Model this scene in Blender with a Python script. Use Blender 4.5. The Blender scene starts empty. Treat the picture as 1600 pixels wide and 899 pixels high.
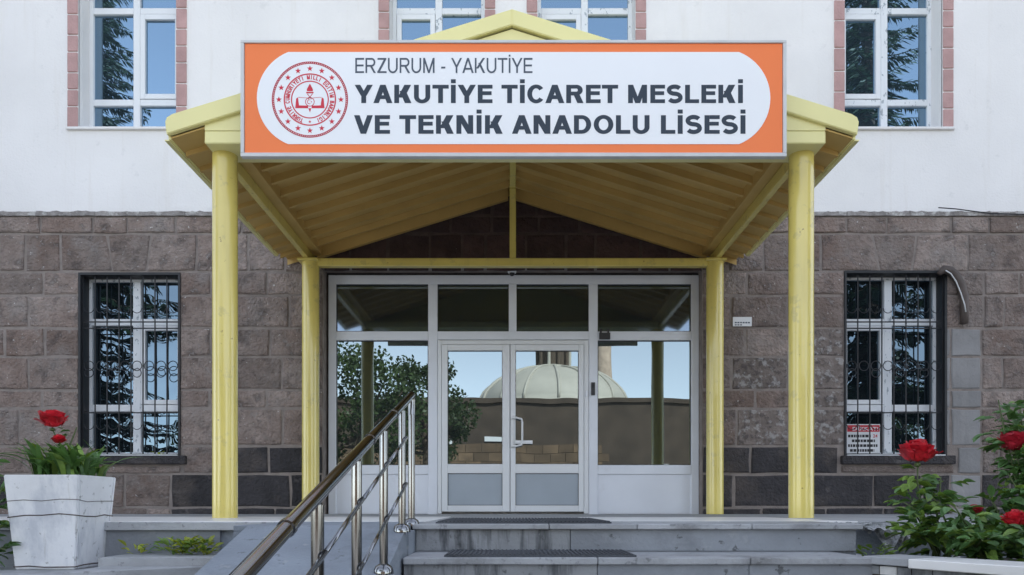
import bpy, bmesh, math, random
from mathutils import Vector, Matrix
random.seed(7)
S = bpy.context.scene
C = S.collection
R = math.radians
EYE = 1.36
F = 1200.0

# ------------------------------------------------------------------ camera, sky, sun, exposure
cam_d = bpy.data.cameras.new('camera'); cam = bpy.data.objects.new('camera', cam_d); C.objects.link(cam)
cam.location = (0, 0, EYE); cam.rotation_euler = (R(90), 0, 0)
cam_d.sensor_width = 36; cam_d.lens = 27.0; cam_d.shift_y = 0.2128; cam_d.clip_end = 3000; cam_d.clip_start = 0.05
S.camera = cam
SUN_EL, SUN_AZ = 44, 28          # azimuth measured from +Y towards +X: the sun stands behind the school
w = bpy.data.worlds.new('World'); S.world = w; w.use_nodes = True
wn = w.node_tree
sky = wn.nodes.new('ShaderNodeTexSky'); sky.sky_type = 'NISHITA'; sky.sun_disc = False
sky.sun_elevation = R(SUN_EL); sky.sun_rotation = R(SUN_AZ); sky.dust_density = 0.7; sky.ozone_density = 1.0; sky.altitude = 1900
hs = wn.nodes.new('ShaderNodeHueSaturation'); hs.inputs['Saturation'].default_value = 0.45
wn.links.new(sky.outputs[0], hs.inputs['Color'])
wn.links.new(hs.outputs[0], wn.nodes['Background'].inputs[0]); wn.nodes['Background'].inputs[1].default_value = 0.15
sd = bpy.data.lights.new('sun', 'SUN'); sd.energy = 3.6; sd.angle = R(0.53); sd.color = (1, 0.94, 0.85)
sun = bpy.data.objects.new('sun', sd); C.objects.link(sun)
sdir = Vector((math.sin(R(SUN_AZ)) * math.cos(R(SUN_EL)), math.cos(R(SUN_AZ)) * math.cos(R(SUN_EL)), math.sin(R(SUN_EL))))
sun.rotation_euler = sdir.to_track_quat('Z', 'Y').to_euler(); sun.location = (0, 0, 40)
S.view_settings.view_transform = 'Standard'; S.view_settings.look = 'None'
S.view_settings.exposure = 1.80; S.view_settings.gamma = 1
S.render.resolution_x = 1024; S.render.resolution_y = 575

# ------------------------------------------------------------------ helpers
def PX(px, Y): return (px - 800) * Y / F
def PZ(py, Y): return EYE + (790 - py) * Y / F
def P(px, py, Y): return Vector((PX(px, Y), Y, PZ(py, Y)))

MATS = {}
def mat(name, col, rough=0.6, metal=0.0, var=0.12, scale=4.0, bump=0.0, bscale=40.0, rnd=0.0, spots=None, stretch=None, coat=0.0, detail=6, streak=None):
    m = bpy.data.materials.new(name); m.use_nodes = True; nt = m.node_tree; N = nt.nodes; L = nt.links
    b = N['Principled BSDF']; b.inputs['Roughness'].default_value = rough; b.inputs['Metallic'].default_value = metal
    if coat: b.inputs['Coat Weight'].default_value = coat
    tc = N.new('ShaderNodeTexCoord'); mp = N.new('ShaderNodeMapping'); L.new(tc.outputs['Object'], mp.inputs[0])
    if stretch: mp.inputs['Scale'].default_value = stretch
    nz = N.new('ShaderNodeTexNoise'); nz.inputs['Scale'].default_value = scale; nz.inputs['Detail'].default_value = detail
    L.new(mp.outputs[0], nz.inputs['Vector'])
    mr = N.new('ShaderNodeMapRange'); mr.inputs['From Min'].default_value = 0.3; mr.inputs['From Max'].default_value = 0.7
    mr.inputs['To Min'].default_value = 1 - var; mr.inputs['To Max'].default_value = 1 + var
    L.new(nz.outputs['Fac'], mr.inputs['Value'])
    val = mr.outputs[0]
    if rnd:
        oi = N.new('ShaderNodeObjectInfo'); m2 = N.new('ShaderNodeMapRange')
        m2.inputs['To Min'].default_value = 1 - rnd; m2.inputs['To Max'].default_value = 1 + rnd
        L.new(oi.outputs['Random'], m2.inputs['Value'])
        mu = N.new('ShaderNodeMath'); mu.operation = 'MULTIPLY'; L.new(val, mu.inputs[0]); L.new(m2.outputs[0], mu.inputs[1]); val = mu.outputs[0]
    vm = N.new('ShaderNodeVectorMath'); vm.operation = 'SCALE'; vm.inputs[0].default_value = col[:3]; L.new(val, vm.inputs['Scale'])
    out = vm.outputs[0]
    for sp in (spots or []):      # (colour, scale, threshold, softness, amount[, stretch])
        n2 = N.new('ShaderNodeTexNoise'); n2.inputs['Scale'].default_value = sp[1]; n2.inputs['Detail'].default_value = 8; n2.inputs['Roughness'].default_value = 0.62
        if len(sp) > 5:
            q = N.new('ShaderNodeMapping'); q.inputs['Scale'].default_value = sp[5]; L.new(tc.outputs['Object'], q.inputs[0]); L.new(q.outputs[0], n2.inputs['Vector'])
        else: L.new(tc.outputs['Object'], n2.inputs['Vector'])
        r = N.new('ShaderNodeMapRange'); r.inputs['From Min'].default_value = sp[2]; r.inputs['From Max'].default_value = sp[2] + sp[3]
        r.inputs['To Min'].default_value = 0; r.inputs['To Max'].default_value = sp[4]; L.new(n2.outputs['Fac'], r.inputs['Value'])
        mx = N.new('ShaderNodeMix'); mx.data_type = 'RGBA'; L.new(r.outputs[0], mx.inputs[0]); L.new(out, mx.inputs[6]); mx.inputs[7].default_value = (*sp[0], 1)
        out = mx.outputs[2]
    L.new(out, b.inputs['Base Color'])
    if bump:
        n3 = N.new('ShaderNodeTexNoise'); n3.inputs['Scale'].default_value = bscale; n3.inputs['Detail'].default_value = 7; L.new(tc.outputs['Object'], n3.inputs['Vector'])
        bp = N.new('ShaderNodeBump'); bp.inputs['Strength'].default_value = bump; bp.inputs['Distance'].default_value = 0.05 if bump > 0.75 else 0.02
        L.new(n3.outputs['Fac'], bp.inputs['Height']); L.new(bp.outputs[0], b.inputs['Normal'])
    MATS[name] = m
    return m

def leafmat(name, col, rnd=0.35, trans=0.25):
    m = mat(name, col, rough=0.5, var=0.3, scale=9, rnd=rnd)
    b = m.node_tree.nodes['Principled BSDF']
    nt = m.node_tree; tr = nt.nodes.new('ShaderNodeBsdfTranslucent'); ms = nt.nodes.new('ShaderNodeMixShader'); ms.inputs[0].default_value = trans
    tr.inputs[0].default_value = (col[0] * 1.3, col[1] * 1.3, col[2] * 0.7, 1)
    nt.links.new(b.outputs[0], ms.inputs[1]); nt.links.new(tr.outputs[0], ms.inputs[2]); nt.links.new(ms.outputs[0], nt.nodes['Material Output'].inputs[0])
    return m

def glassmat(name, col, rough=0.0, wave=0.02, wscale=1.2):
    m = bpy.data.materials.new(name); m.use_nodes = True; nt = m.node_tree; N = nt.nodes; L = nt.links
    b = N['Principled BSDF']; b.inputs['Metallic'].default_value = 0.92; b.inputs['Roughness'].default_value = rough; b.inputs['Base Color'].default_value = (*col, 1)
    tc = N.new('ShaderNodeTexCoord'); n3 = N.new('ShaderNodeTexNoise'); n3.inputs['Scale'].default_value = wscale; n3.inputs['Detail'].default_value = 1
    L.new(tc.outputs['Object'], n3.inputs['Vector']); bp = N.new('ShaderNodeBump'); bp.inputs['Strength'].default_value = wave; bp.inputs['Distance'].default_value = 0.05
    L.new(n3.outputs['Fac'], bp.inputs['Height']); L.new(bp.outputs[0], b.inputs['Normal'])
    return m

def link(o, parent=None):
    C.objects.link(o)
    if parent is not None:
        o.parent = parent
        root = parent
        if parent.type == 'EMPTY': o.matrix_parent_inverse = Matrix.Translation(-parent.location)
    return o

def obj(name, bm, m, parent=None, smooth=False):
    me = bpy.data.meshes.new(name)
    if isinstance(bm, bmesh.types.BMesh):
        bmesh.ops.recalc_face_normals(bm, faces=bm.faces); bm.to_mesh(me); bm.free()
    else:
        me.from_pydata(bm[0], [], bm[1])
    if isinstance(m, (list, tuple)):
        for q in m: me.materials.append(q)
    else: me.materials.append(m)
    if smooth:
        me.polygons.foreach_set('use_smooth', [True] * len(me.polygons))
    o = bpy.data.objects.new(name, me)
    return link(o, parent)

def sharp(o, ang=35):
    me = o.data
    me.polygons.foreach_set('use_smooth', [True] * len(me.polygons))
    try: me.set_sharp_from_angle(angle=R(ang))
    except Exception: pass
    return o

def tag(o, label=None, cat=None, group=None, kind=None):
    if label: o['label'] = label
    if cat: o['category'] = cat
    if group: o['group'] = group
    if kind: o['kind'] = kind
    return o

def thing(name, loc, label, cat, group=None):
    o = bpy.data.objects.new(name, None); C.objects.link(o); o.location = loc; o.empty_display_size = 0.3
    return tag(o, label, cat, group)

def box(bm, x0, x1, y0, y1, z0, z1, bev=0.0):
    b = bmesh.new() if bev else bm
    vs = [b.verts.new((x, y, z)) for x in (x0, x1) for y in (y0, y1) for z in (z0, z1)]
    for f in ((0, 1, 3, 2), (4, 6, 7, 5), (0, 4, 5, 1), (2, 3, 7, 6), (0, 2, 6, 4), (1, 5, 7, 3)):
        b.faces.new([vs[i] for i in f])
    if bev:
        bmesh.ops.bevel(b, geom=list(b.edges), offset=bev, segments=1, affect='EDGES')
        me = bpy.data.meshes.new('t'); b.to_mesh(me); b.free(); bm.from_mesh(me); bpy.data.meshes.remove(me)
    return bm

def nb(*a, **k):
    return box(bmesh.new(), *a, **k)

def prism(bm, poly, axis, a, b):
    """extrude a polygon given in the other two axes between a and b along axis"""
    def v(p, t):
        if axis == 'y': return (p[0], t, p[1])
        if axis == 'z': return (p[0], p[1], t)
        return (t, p[0], p[1])
    A = [bm.verts.new(v(p, a)) for p in poly]; B = [bm.verts.new(v(p, b)) for p in poly]
    bm.faces.new(A); bm.faces.new(B[::-1])
    n = len(poly)
    for i in range(n): bm.faces.new((A[i], A[(i + 1) % n], B[(i + 1) % n], B[i]))
    return bm

def tube(bm, pts, r, n=8, cap=True):
    pts = [Vector(p) for p in pts]; rings = []
    rr = r if isinstance(r, (list, tuple)) else [r] * len(pts)
    up = None
    for i, p in enumerate(pts):
        d = (pts[min(i + 1, len(pts) - 1)] - pts[max(i - 1, 0)]).normalized()
        if up is None: up = Vector((0, 0, 1)) if abs(d.z) < 0.9 else Vector((1, 0, 0))
        x = d.cross(up).normalized(); y = x.cross(d).normalized(); up = y
        rings.append([bm.verts.new(p + (x * math.cos(t) + y * math.sin(t)) * rr[i]) for t in [2 * math.pi * k / n for k in range(n)]])
    for a, b in zip(rings, rings[1:]):
        for k in range(n): bm.faces.new((a[k], a[(k + 1) % n], b[(k + 1) % n], b[k]))
    if cap: bm.faces.new(rings[0]); bm.faces.new(rings[-1][::-1])
    return bm

def lathe(bm, prof, c=(0, 0, 0), n=24):
    rings = [[bm.verts.new((c[0] + r * math.cos(2 * math.pi * k / n), c[1] + r * math.sin(2 * math.pi * k / n), c[2] + z)) for k in range(n)] for r, z in prof]
    for a, b in zip(rings, rings[1:]):
        for k in range(n): bm.faces.new((a[k], a[(k + 1) % n], b[(k + 1) % n], b[k]))
    bm.faces.new(rings[0]); bm.faces.new(rings[-1][::-1])
    return bm

def ring(bm, c, r, t, n=16, m=5):
    """torus in the xz plane"""
    vs = [[bm.verts.new((c[0] + (r + t * math.cos(b)) * math.cos(a), c[1] + t * math.sin(b), c[2] + (r + t * math.cos(b)) * math.sin(a)))
           for b in [2 * math.pi * j / m for j in range(m)]] for a in [2 * math.pi * i / n for i in range(n)]]
    for i in range(n):
        for j in range(m): bm.faces.new((vs[i][j], vs[(i + 1) % n][j], vs[(i + 1) % n][(j + 1) % m], vs[i][(j + 1) % m]))
    return bm

def wall_holes(bm, x0, x1, z0, z1, holes, yf, yb):
    """front sheet with rectangular openings and their reveals"""
    xs = sorted({x0, x1, *[h[0] for h in holes], *[h[1] for h in holes]}); zs = sorted({z0, z1, *[h[2] for h in holes], *[h[3] for h in holes]})
    for a, b in zip(xs, xs[1:]):
        for c, d in zip(zs, zs[1:]):
            mx, mz = (a + b) / 2, (c + d) / 2
            if any(h[0] < mx < h[1] and h[2] < mz < h[3] for h in holes): continue
            bm.faces.new([bm.verts.new(p) for p in ((a, yf, c), (b, yf, c), (b, yf, d), (a, yf, d))])
    for h in holes:
        q = [(h[0], h[2]), (h[1], h[2]), (h[1], h[3]), (h[0], h[3])]
        for i in range(4):
            (ax, az), (bx, bz) = q[i], q[(i + 1) % 4]
            bm.faces.new([bm.verts.new(p) for p in ((ax, yf, az), (bx, yf, bz), (bx, yb, bz), (ax, yb, az))])
    bmesh.ops.remove_doubles(bm, verts=bm.verts, dist=1e-5)
    return bm

# ------------------------------------------------------------------ materials
M_plaster = mat('white_plaster', (0.76, 0.745, 0.74), rough=0.85, var=0.05, scale=0.8, bump=0.25, bscale=45, spots=[((0.55, 0.55, 0.57), 0.45, 0.50, 0.3, 0.40), ((0.60, 0.55, 0.49), 1.7, 0.55, 0.2, 0.28, (4, 1, 0.25)), ((0.5, 0.5, 0.5), 6, 0.62, 0.08, 0.25)])
M_mortar = mat('grey_mortar', (0.25, 0.215, 0.195), rough=0.95, var=0.2, scale=7, bump=0.5, bscale=60)
STW = [((0.165, 0.108, 0.085), 0.8, 0.42, 0.22, 0.75), ((0.25, 0.225, 0.21), 1.9, 0.50, 0.16, 0.65), ((0.06, 0.047, 0.044), 5.0, 0.53, 0.10, 0.6), ((0.07, 0.055, 0.05), 17, 0.58, 0.08, 0.35), ((0.36, 0.33, 0.31), 10, 0.59, 0.06, 0.38), ((0.60, 0.58, 0.56), 21, 0.665, 0.02, 0.75)]
M_stone = mat('brown_stone', (0.26, 0.21, 0.185), rough=0.85, var=0.25, scale=6, bump=1.0, bscale=28, rnd=0.26, spots=STW)
M_stone_dark = mat('dark_base_stone', (0.034, 0.031, 0.034), rough=0.8, var=0.3, scale=4, bump=0.8, bscale=26, rnd=0.3, spots=[((0.13, 0.105, 0.09), 1.6, 0.50, 0.2, 0.6), ((0.20, 0.18, 0.17), 5, 0.60, 0.15, 0.5), ((0.5, 0.5, 0.5), 16, 0.72, 0.03, 0.6)])
M_stone_brown = mat('canopy_shaded_brown_stone', (0.062, 0.036, 0.034), rough=0.85, var=0.25, scale=4, bump=0.8, bscale=20, rnd=0.25, spots=[((0.10, 0.07, 0.062), 3, 0.55, 0.15, 0.6), ((0.3, 0.28, 0.26), 15, 0.70, 0.03, 0.6)])  # browner stone, darkened mostly with the canopy's shade in its colour
M_mortar_brown = mat('canopy_shaded_brown_mortar', (0.085, 0.06, 0.055), rough=0.95, var=0.25, scale=6, bump=0.5, bscale=50)  # mortar darkened likewise, canopy shade included in the tone
M_stone_flake = mat('flaking_stone', (0.175, 0.145, 0.13), rough=0.9, var=0.25, scale=5, bump=1.0, bscale=14, rnd=0.15, spots=[((0.38, 0.37, 0.36), 9, 0.53, 0.05, 0.6), ((0.06, 0.05, 0.05), 14, 0.54, 0.06, 0.6)])
M_stone_pale = mat('pale_patched_stone', (0.25, 0.245, 0.245), rough=0.9, var=0.12, scale=3, bump=0.4, bscale=30, rnd=0.1, spots=[((0.40, 0.39, 0.37), 1.4, 0.55, 0.2, 0.5, (3, 1, 0.5))])
M_ledge = mat('dusty_ledge', (0.27, 0.25, 0.24), rough=0.95, var=0.3, scale=9, bump=0.8, bscale=25, spots=[((0.55, 0.54, 0.52), 7, 0.52, 0.08, 0.7)])
M_quoin = mat('pink_stone_quoin', (0.43, 0.27, 0.26), rough=0.85, var=0.12, scale=5, bump=0.4, bscale=40, rnd=0.08)
M_pvc = mat('white_pvc', (0.74, 0.76, 0.78), rough=0.32, var=0.02, scale=3)
M_film = mat('pvc_with_torn_film', (0.72, 0.745, 0.77), rough=0.35, var=0.02, scale=3, spots=[((0.20, 0.25, 0.29), 16, 0.585, 0.03, 0.75, (1, 1, 0.55))])
M_alu = mat('white_aluminium', (0.74, 0.77, 0.83), rough=0.36, var=0.04, scale=2, spots=[((0.42, 0.41, 0.40), 2.2, 0.62, 0.2, 0.35)])
M_panel = mat('blue_grey_panel', (0.36, 0.41, 0.46), rough=0.4, var=0.04, scale=3)
M_yellow = mat('yellow_metal_paint', (0.73, 0.60, 0.165), rough=0.2, var=0.07, scale=1.6, coat=0.5, spots=[((0.50, 0.40, 0.12), 2.5, 0.54, 0.2, 0.45, (2.5, 2.5, 0.25)), ((0.22, 0.12, 0.05), 16, 0.67, 0.03, 0.6), ((0.42, 0.36, 0.16), 7, 0.58, 0.06, 0.35)])
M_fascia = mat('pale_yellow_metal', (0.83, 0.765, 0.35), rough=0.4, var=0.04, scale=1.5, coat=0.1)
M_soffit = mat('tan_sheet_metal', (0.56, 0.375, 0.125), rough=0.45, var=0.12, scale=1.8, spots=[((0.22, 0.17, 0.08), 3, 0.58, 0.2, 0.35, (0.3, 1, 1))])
M_orange = mat('orange_sign_panel', (0.93, 0.21, 0.045), rough=0.42, var=0.015, scale=2)
M_signwhite = mat('white_sign_panel', (0.88, 0.89, 0.90), rough=0.4, var=0.012, scale=2)
M_signframe = mat('sign_frame_metal', (0.60, 0.61, 0.61), rough=0.4, metal=0.0, var=0.06, scale=6)
M_navy = mat('navy_letters', (0.012, 0.026, 0.045), rough=0.45, var=0.03)
M_slate = mat('slate_letters', (0.06, 0.08, 0.11), rough=0.45, var=0.03)
M_red = mat('emblem_red', (0.62, 0.015, 0.04), rough=0.45, var=0.03)
M_steel = mat('polished_steel', (0.235, 0.24, 0.25), rough=0.12, metal=1.0, var=0.06, scale=8)
M_black = mat('black_iron_and_jamb_shade', (0.012, 0.013, 0.016), rough=0.5, var=0.2)
M_dark = mat('dark_plastic', (0.02, 0.02, 0.023), rough=0.4, var=0.1)
M_white = mat('white_plastic', (0.75, 0.76, 0.77), rough=0.4, var=0.03)
M_conc = mat('grey_concrete', (0.24, 0.27, 0.31), rough=0.8, var=0.14, scale=3, bump=0.4, bscale=50, spots=[((0.12, 0.125, 0.135), 2.4, 0.52, 0.16, 0.6), ((0.06, 0.06, 0.06), 12, 0.62, 0.05, 0.5), ((0.42, 0.42, 0.42), 9, 0.63, 0.05, 0.35)])
M_riser = mat('stained_riser_stone', (0.25, 0.26, 0.27), rough=0.75, var=0.14, scale=3, bump=0.3, bscale=50, rnd=0.12, spots=[((0.05, 0.054, 0.06), 5.5, 0.47, 0.14, 0.8, (2.4, 1, 0.3)), ((0.42, 0.43, 0.44), 8, 0.62, 0.05, 0.45), ((0.035, 0.037, 0.035), 14, 0.60, 0.08, 0.6)])
M_riser2 = mat('plain_riser_stone', (0.245, 0.262, 0.285), rough=0.75, var=0.2, scale=2.2, bump=0.35, bscale=40, rnd=0.1, spots=[((0.10, 0.105, 0.11), 2.2, 0.55, 0.15, 0.5), ((0.05, 0.05, 0.05), 13, 0.635, 0.04, 0.7), ((0.42, 0.43, 0.44), 6, 0.60, 0.08, 0.35)])
M_tread = mat('step_slab_stone', (0.36, 0.37, 0.385), rough=0.6, var=0.12, scale=4, bump=0.25, bscale=60, rnd=0.1, spots=[((0.13, 0.13, 0.13), 3.5, 0.53, 0.14, 0.6), ((0.06, 0.06, 0.06), 18, 0.60, 0.06, 0.5), ((0.5, 0.5, 0.5), 7, 0.62, 0.06, 0.3)])
M_pale_and_sunlit = mat('pale_slab_and_sun_streak', (0.80, 0.79, 0.77), rough=0.35, var=0.06, scale=2, rnd=0.05, spots=[((0.42, 0.42, 0.42), 2.5, 0.58, 0.12, 0.5)])  # pale slabs, also the sun streak painted on the porch floor
M_marble = mat('veined_marble', (0.74, 0.75, 0.77), rough=0.4, var=0.05, scale=4, spots=[((0.40, 0.43, 0.49), 2.6, 0.51, 0.12, 0.6, (1.6, 1.6, 0.7)), ((0.30, 0.27, 0.21), 3.4, 0.60, 0.08, 0.5, (4, 4, 0.3)), ((0.15, 0.15, 0.14), 20, 0.62, 0.05, 0.5), ((0.55, 0.56, 0.58), 1.3, 0.5, 0.1, 0.5)], bump=0.15, bscale=30)
M_rubber = mat('ridged_rubber', (0.075, 0.082, 0.093), rough=0.75, var=0.2, bump=0.6, bscale=120)
M_soil = mat('soil', (0.06, 0.05, 0.04), rough=1, var=0.4, scale=9, bump=1, bscale=40)
M_pave = mat('forecourt_paving', (0.26, 0.255, 0.245), rough=0.85, var=0.15, scale=1.2, bump=0.3, bscale=20)
M_ground = mat('ground_earth', (0.16, 0.155, 0.12), rough=0.95, var=0.25, scale=0.1)
M_roof = mat('roof_sheet', (0.30, 0.29, 0.28), rough=0.6, var=0.1)
M_stem = mat('green_stem', (0.07, 0.10, 0.03), rough=0.6, var=0.2)
M_bark = mat('bark', (0.10, 0.075, 0.055), rough=0.9, var=0.3, scale=8, bump=0.8, bscale=20)
M_leaf = leafmat('rose_leaf_green', (0.09, 0.185, 0.06))
M_leaf2 = leafmat('fresh_leaf_green', (0.16, 0.26, 0.05))
M_strap = leafmat('strap_leaf_green', (0.085, 0.18, 0.05))
M_yleaf = leafmat('yellow_green_weed', (0.30, 0.34, 0.04))
M_tree = leafmat('tree_leaf_green', (0.055, 0.09, 0.028), trans=0.3)
M_needle = leafmat('spruce_needle', (0.028, 0.055, 0.026), trans=0.1)
M_petal = mat('red_petal', (0.52, 0.008, 0.022), rough=0.55, var=0.45, scale=20)
M_petal2 = mat('dark_red_petal', (0.36, 0.008, 0.025), rough=0.55, var=0.3, scale=20)
M_glass = glassmat('mirror_glazing', (0.195, 0.235, 0.25), wave=0.03)
M_glass_up = glassmat('blue_window_glass', (0.20, 0.31, 0.42), wave=0.03)
M_glass_top = glassmat('top_light_glass', (0.14, 0.175, 0.215), rough=0.05, wave=0.012)
M_glass_low = glassmat('dark_window_glass', (0.085, 0.12, 0.15), wave=0.10, wscale=2.5)
M_lime = mat('shaded_limestone', (0.07, 0.05, 0.036), rough=0.9, var=0.25, scale=0.8, bump=0.4, bscale=4)  # shade on the opposite wall is put into this dark colour
M_tan = mat('sunlit_band_stone', (0.14, 0.092, 0.056), rough=0.9, var=0.3, scale=1.2, rnd=0.3)  # lighter stone, sunlight on the lower band put into colour
M_dome = mat('pale_lead_dome', (0.46, 0.43, 0.37), rough=0.6, var=0.08, scale=0.7)
M_brick = mat('minaret_brick', (0.40, 0.31, 0.24), rough=0.9, var=0.2, scale=2)
M_cable = mat('brown_sheath', (0.085, 0.066, 0.058), rough=0.6, var=0.25)
M_pplate = mat('poster_white', (0.72, 0.73, 0.74), rough=0.5, var=0.02)
M_pred = mat('poster_red', (0.52, 0.02, 0.035), rough=0.5, var=0.03)
M_rubble = mat('broken_mortar', (0.46, 0.47, 0.48), rough=0.95, var=0.25, scale=12, bump=1, bscale=30)

FLOOR = 1.25
# ------------------------------------------------------------------ ground and terrain
bm = bmesh.new(); bm.faces.new([bm.verts.new(p) for p in ((-900, -900, -0.02), (900, -900, -0.02), (900, 900, -0.02), (-900, 900, -0.02))])
tag(obj('ground', bm, M_ground), kind='structure')
tag(obj('forecourt_pavement', nb(-22, 22, -26, 9.9, -0.3, 0.0), M_pave), kind='structure')
# porch body (a thick concrete platform)
bm = bmesh.new()
prism(bm, [(-9, 10.1), (-9, 5.30), (-1.55, 5.30), (-1.55, 4.27), (-0.575, 4.27), (-0.575, 4.60), (2.06, 4.60), (2.06, 5.30), (9, 5.30), (9, 10.1)], 'z', 0.0, 1.215)
porch = tag(obj('porch_platform', bm, M_conc), kind='structure')
def slab(parent, poly, z0, z1, m, name='paving_slab'):
    b = bmesh.new(); prism(b, poly, 'z', z0, z1)
    bmesh.ops.bevel(b, geom=list(b.edges), offset=0.004, segments=1, affect='EDGES')
    return obj(name, b, m, parent)
def rect(x0, x1, y0, y1): return [(x0, y0), (x1, y0), (x1, y1), (x0, y1)]
# floor slabs on the porch; the pale band has a sunlit streak in its colour
xs = [-9, -7.6, -6.4, -5.2, -4.1, -3.0, -2.2, -1.56]
for a, b in zip(xs, xs[1:]):
    slab(porch, rect(a + .004, b - .004, 5.27, 7.55), 1.215, FLOOR, M_pale_and_sunlit)
    slab(porch, rect(a + .004, b - .004, 7.56, 10.0), 1.215, FLOOR - .003, M_tread)
slab(porch, rect(-1.55, -0.60, 5.30, 7.55), 1.215, FLOOR, M_pale_and_sunlit)
slab(porch, rect(-1.55, -0.60, 4.27, 5.29), 1.215, FLOOR - .002, M_conc)
slab(porch, rect(-1.55, -0.60, 7.56, 10.0), 1.215, FLOOR - .003, M_tread)
xs = [0.62, 1.5, 2.4, 3.2, 4.2, 5.4, 6.6, 7.8, 9]
for a, b in zip(xs, xs[1:]):
    slab(porch, rect(a + .004, b - .004, 5.31, 7.25), 1.215, FLOOR, M_pale_and_sunlit if a < 2.4 else M_tread)  # pale slabs continue the painted sun streak
    slab(porch, rect(a + .004, b - .004, 7.26, 10.0), 1.215, FLOOR - .003, M_tread)
slab(porch, rect(-0.592, 0.612, 5.31, 10.1), 1.215, FLOOR - .002, M_tread)
xs = [-0.592, 0.22, 0.74, 1.42, 2.08]
for a, b in zip(xs, xs[1:]):
    slab(porch, rect(a + .002, b - .002, 4.54, 5.30), 1.218, FLOOR, M_tread)
# left edging nosing of the porch
xs = [-9, -6.5, -4.4, -3.1, -1.58]
for a, b in zip(xs, xs[1:]):
    o = slab(porch, rect(a + .003, b - .003, 5.235, 5.268), 1.19, FLOOR - .003, M_tread, 'edging_slab')
# stairs
steps = bpy.data.objects.new('entrance_steps', None); C.objects.link(steps); steps.location = (0.7, 3, 0); tag(steps, kind='structure')
yb, z = 4.60, 1.086
xr = 2.06
edges = [4.02, 3.70, 3.38, 3.06, 2.74, 2.42, 2.10]
obj('riser_slab', nb(-0.57, 0.345, 4.575, 4.60, 1.09, 1.216), M_riser, steps)
obj('riser_slab', nb(0.35, 2.05, 4.578, 4.60, 1.09, 1.216), M_riser2, steps)
for i, ye in enumerate(edges):
    xl = -0.572; xr = 1.87 + 0.14 * i if i else 1.9
    cuts = [xl, 0.45 - .3 * (i % 2), 1.25 + .2 * (i % 2), xr]
    for a, b in zip(cuts, cuts[1:]):
        slab(steps, rect(a + .002, b - .002, ye, yb + .0), z - 0.036, z, M_tread, 'tread_slab')
        obj('riser_slab', nb(a + .002, b - .002, ye + .03, yb - .001, z - 0.164, z - 0.038), M_riser if a < 0 else M_riser2, steps)
    yb = ye + .05; z -= 0.16
# ramp
bm = bmesh.new()
prism(bm, [(4.268, 0.0), (4.268, FLOOR - .004), (0.02, 0.02), (0.0, 0.0)], 'x', -1.47, -0.585)
tag(obj('ramp', bm, M_conc), kind='structure')
# lower terrace on the left
terr = tag(obj('terrace', nb(-9, -1.475, -0.2, 5.28, -0.1, 0.80), M_soil), kind='structure')
slab(terr, rect(-2.62, -1.66, 4.86, 5.295), 0.80, 1.03, M_tread)
slab(terr, [(-2.58, 4.40), (-1.92, 4.855), (-2.58, 4.855)], 0.80, 0.975, M_tread)
slab(terr, rect(-3.9, -2.585, 4.52, 5.29), 0.80, 0.948, M_tread)
slab(terr, rect(-3.9, -2.30, 4.18, 4.515), 0.80, 0.92, M_pale_and_sunlit)
slab(terr, rect(-5.2, -3.91, 4.2, 5.29), 0.80, 0.94, M_tread)
for k in range(8):
    a = -9 + k * 1.0
    if a < -2: obj('facing_slab', nb(a + .004, min(a + .996, -1.56), 5.268, 5.30, 0.8, 1.188), M_riser2, terr)
# right bed, flank wall and copings
bed = tag(obj('flower_bed_soil', nb(1.9, 9, -1.0, 5.29, -0.1, 1.0), M_soil), kind='structure')
bm = bmesh.new()
A = Vector((1.86, 4.06)); Bq = Vector((2.24, 3.36)); d = (Bq - A).normalized(); nrm = Vector((-d.y, d.x))   # towards +x
if nrm.x < 0: nrm = -nrm
def fl(t, s): q = A + d * t + nrm * s; return (q.x, q.y)
flank = thing('flank_wall', (2.4, 3.0, 0), 'low grey stair flank wall with coping slabs in front of the rose bed', 'wall')
cuts = [0.0, 0.07, 0.17, 0.25, 0.36, 0.62, 1.0, 1.5, 2.0, 2.5]
for a, b in zip(cuts, cuts[1:]):
    bm = bmesh.new(); prism(bm, [fl(a + .003, 0.03), fl(b - .003, 0.03), fl(b - .003, 0.27), fl(a + .003, 0.27)], 'z', 0, 1.044)
    obj('wall_panel', bm, M_riser if a != .07 else M_pale_and_sunlit, flank)
cuts = [-0.01, 0.255, 0.9, 1.7, 2.55]
for i, (a, b) in enumerate(zip(cuts, cuts[1:])):
    bm = bmesh.new(); e = 0.0 if i == 0 else -0.012
    prism(bm, [fl(a + .003, e), fl(b - .003, e), fl(b - .003, 0.3), fl(a + .003, 0.3)], 'z', 1.046 + (.006 if i == 0 else 0), 1.093)
    bmesh.ops.bevel(bm, geom=list(bm.edges), offset=0.004, segments=1, affect='EDGES')
    obj('coping_slab', bm, M_tread if i == 0 else M_pale_and_sunlit, flank)
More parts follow.
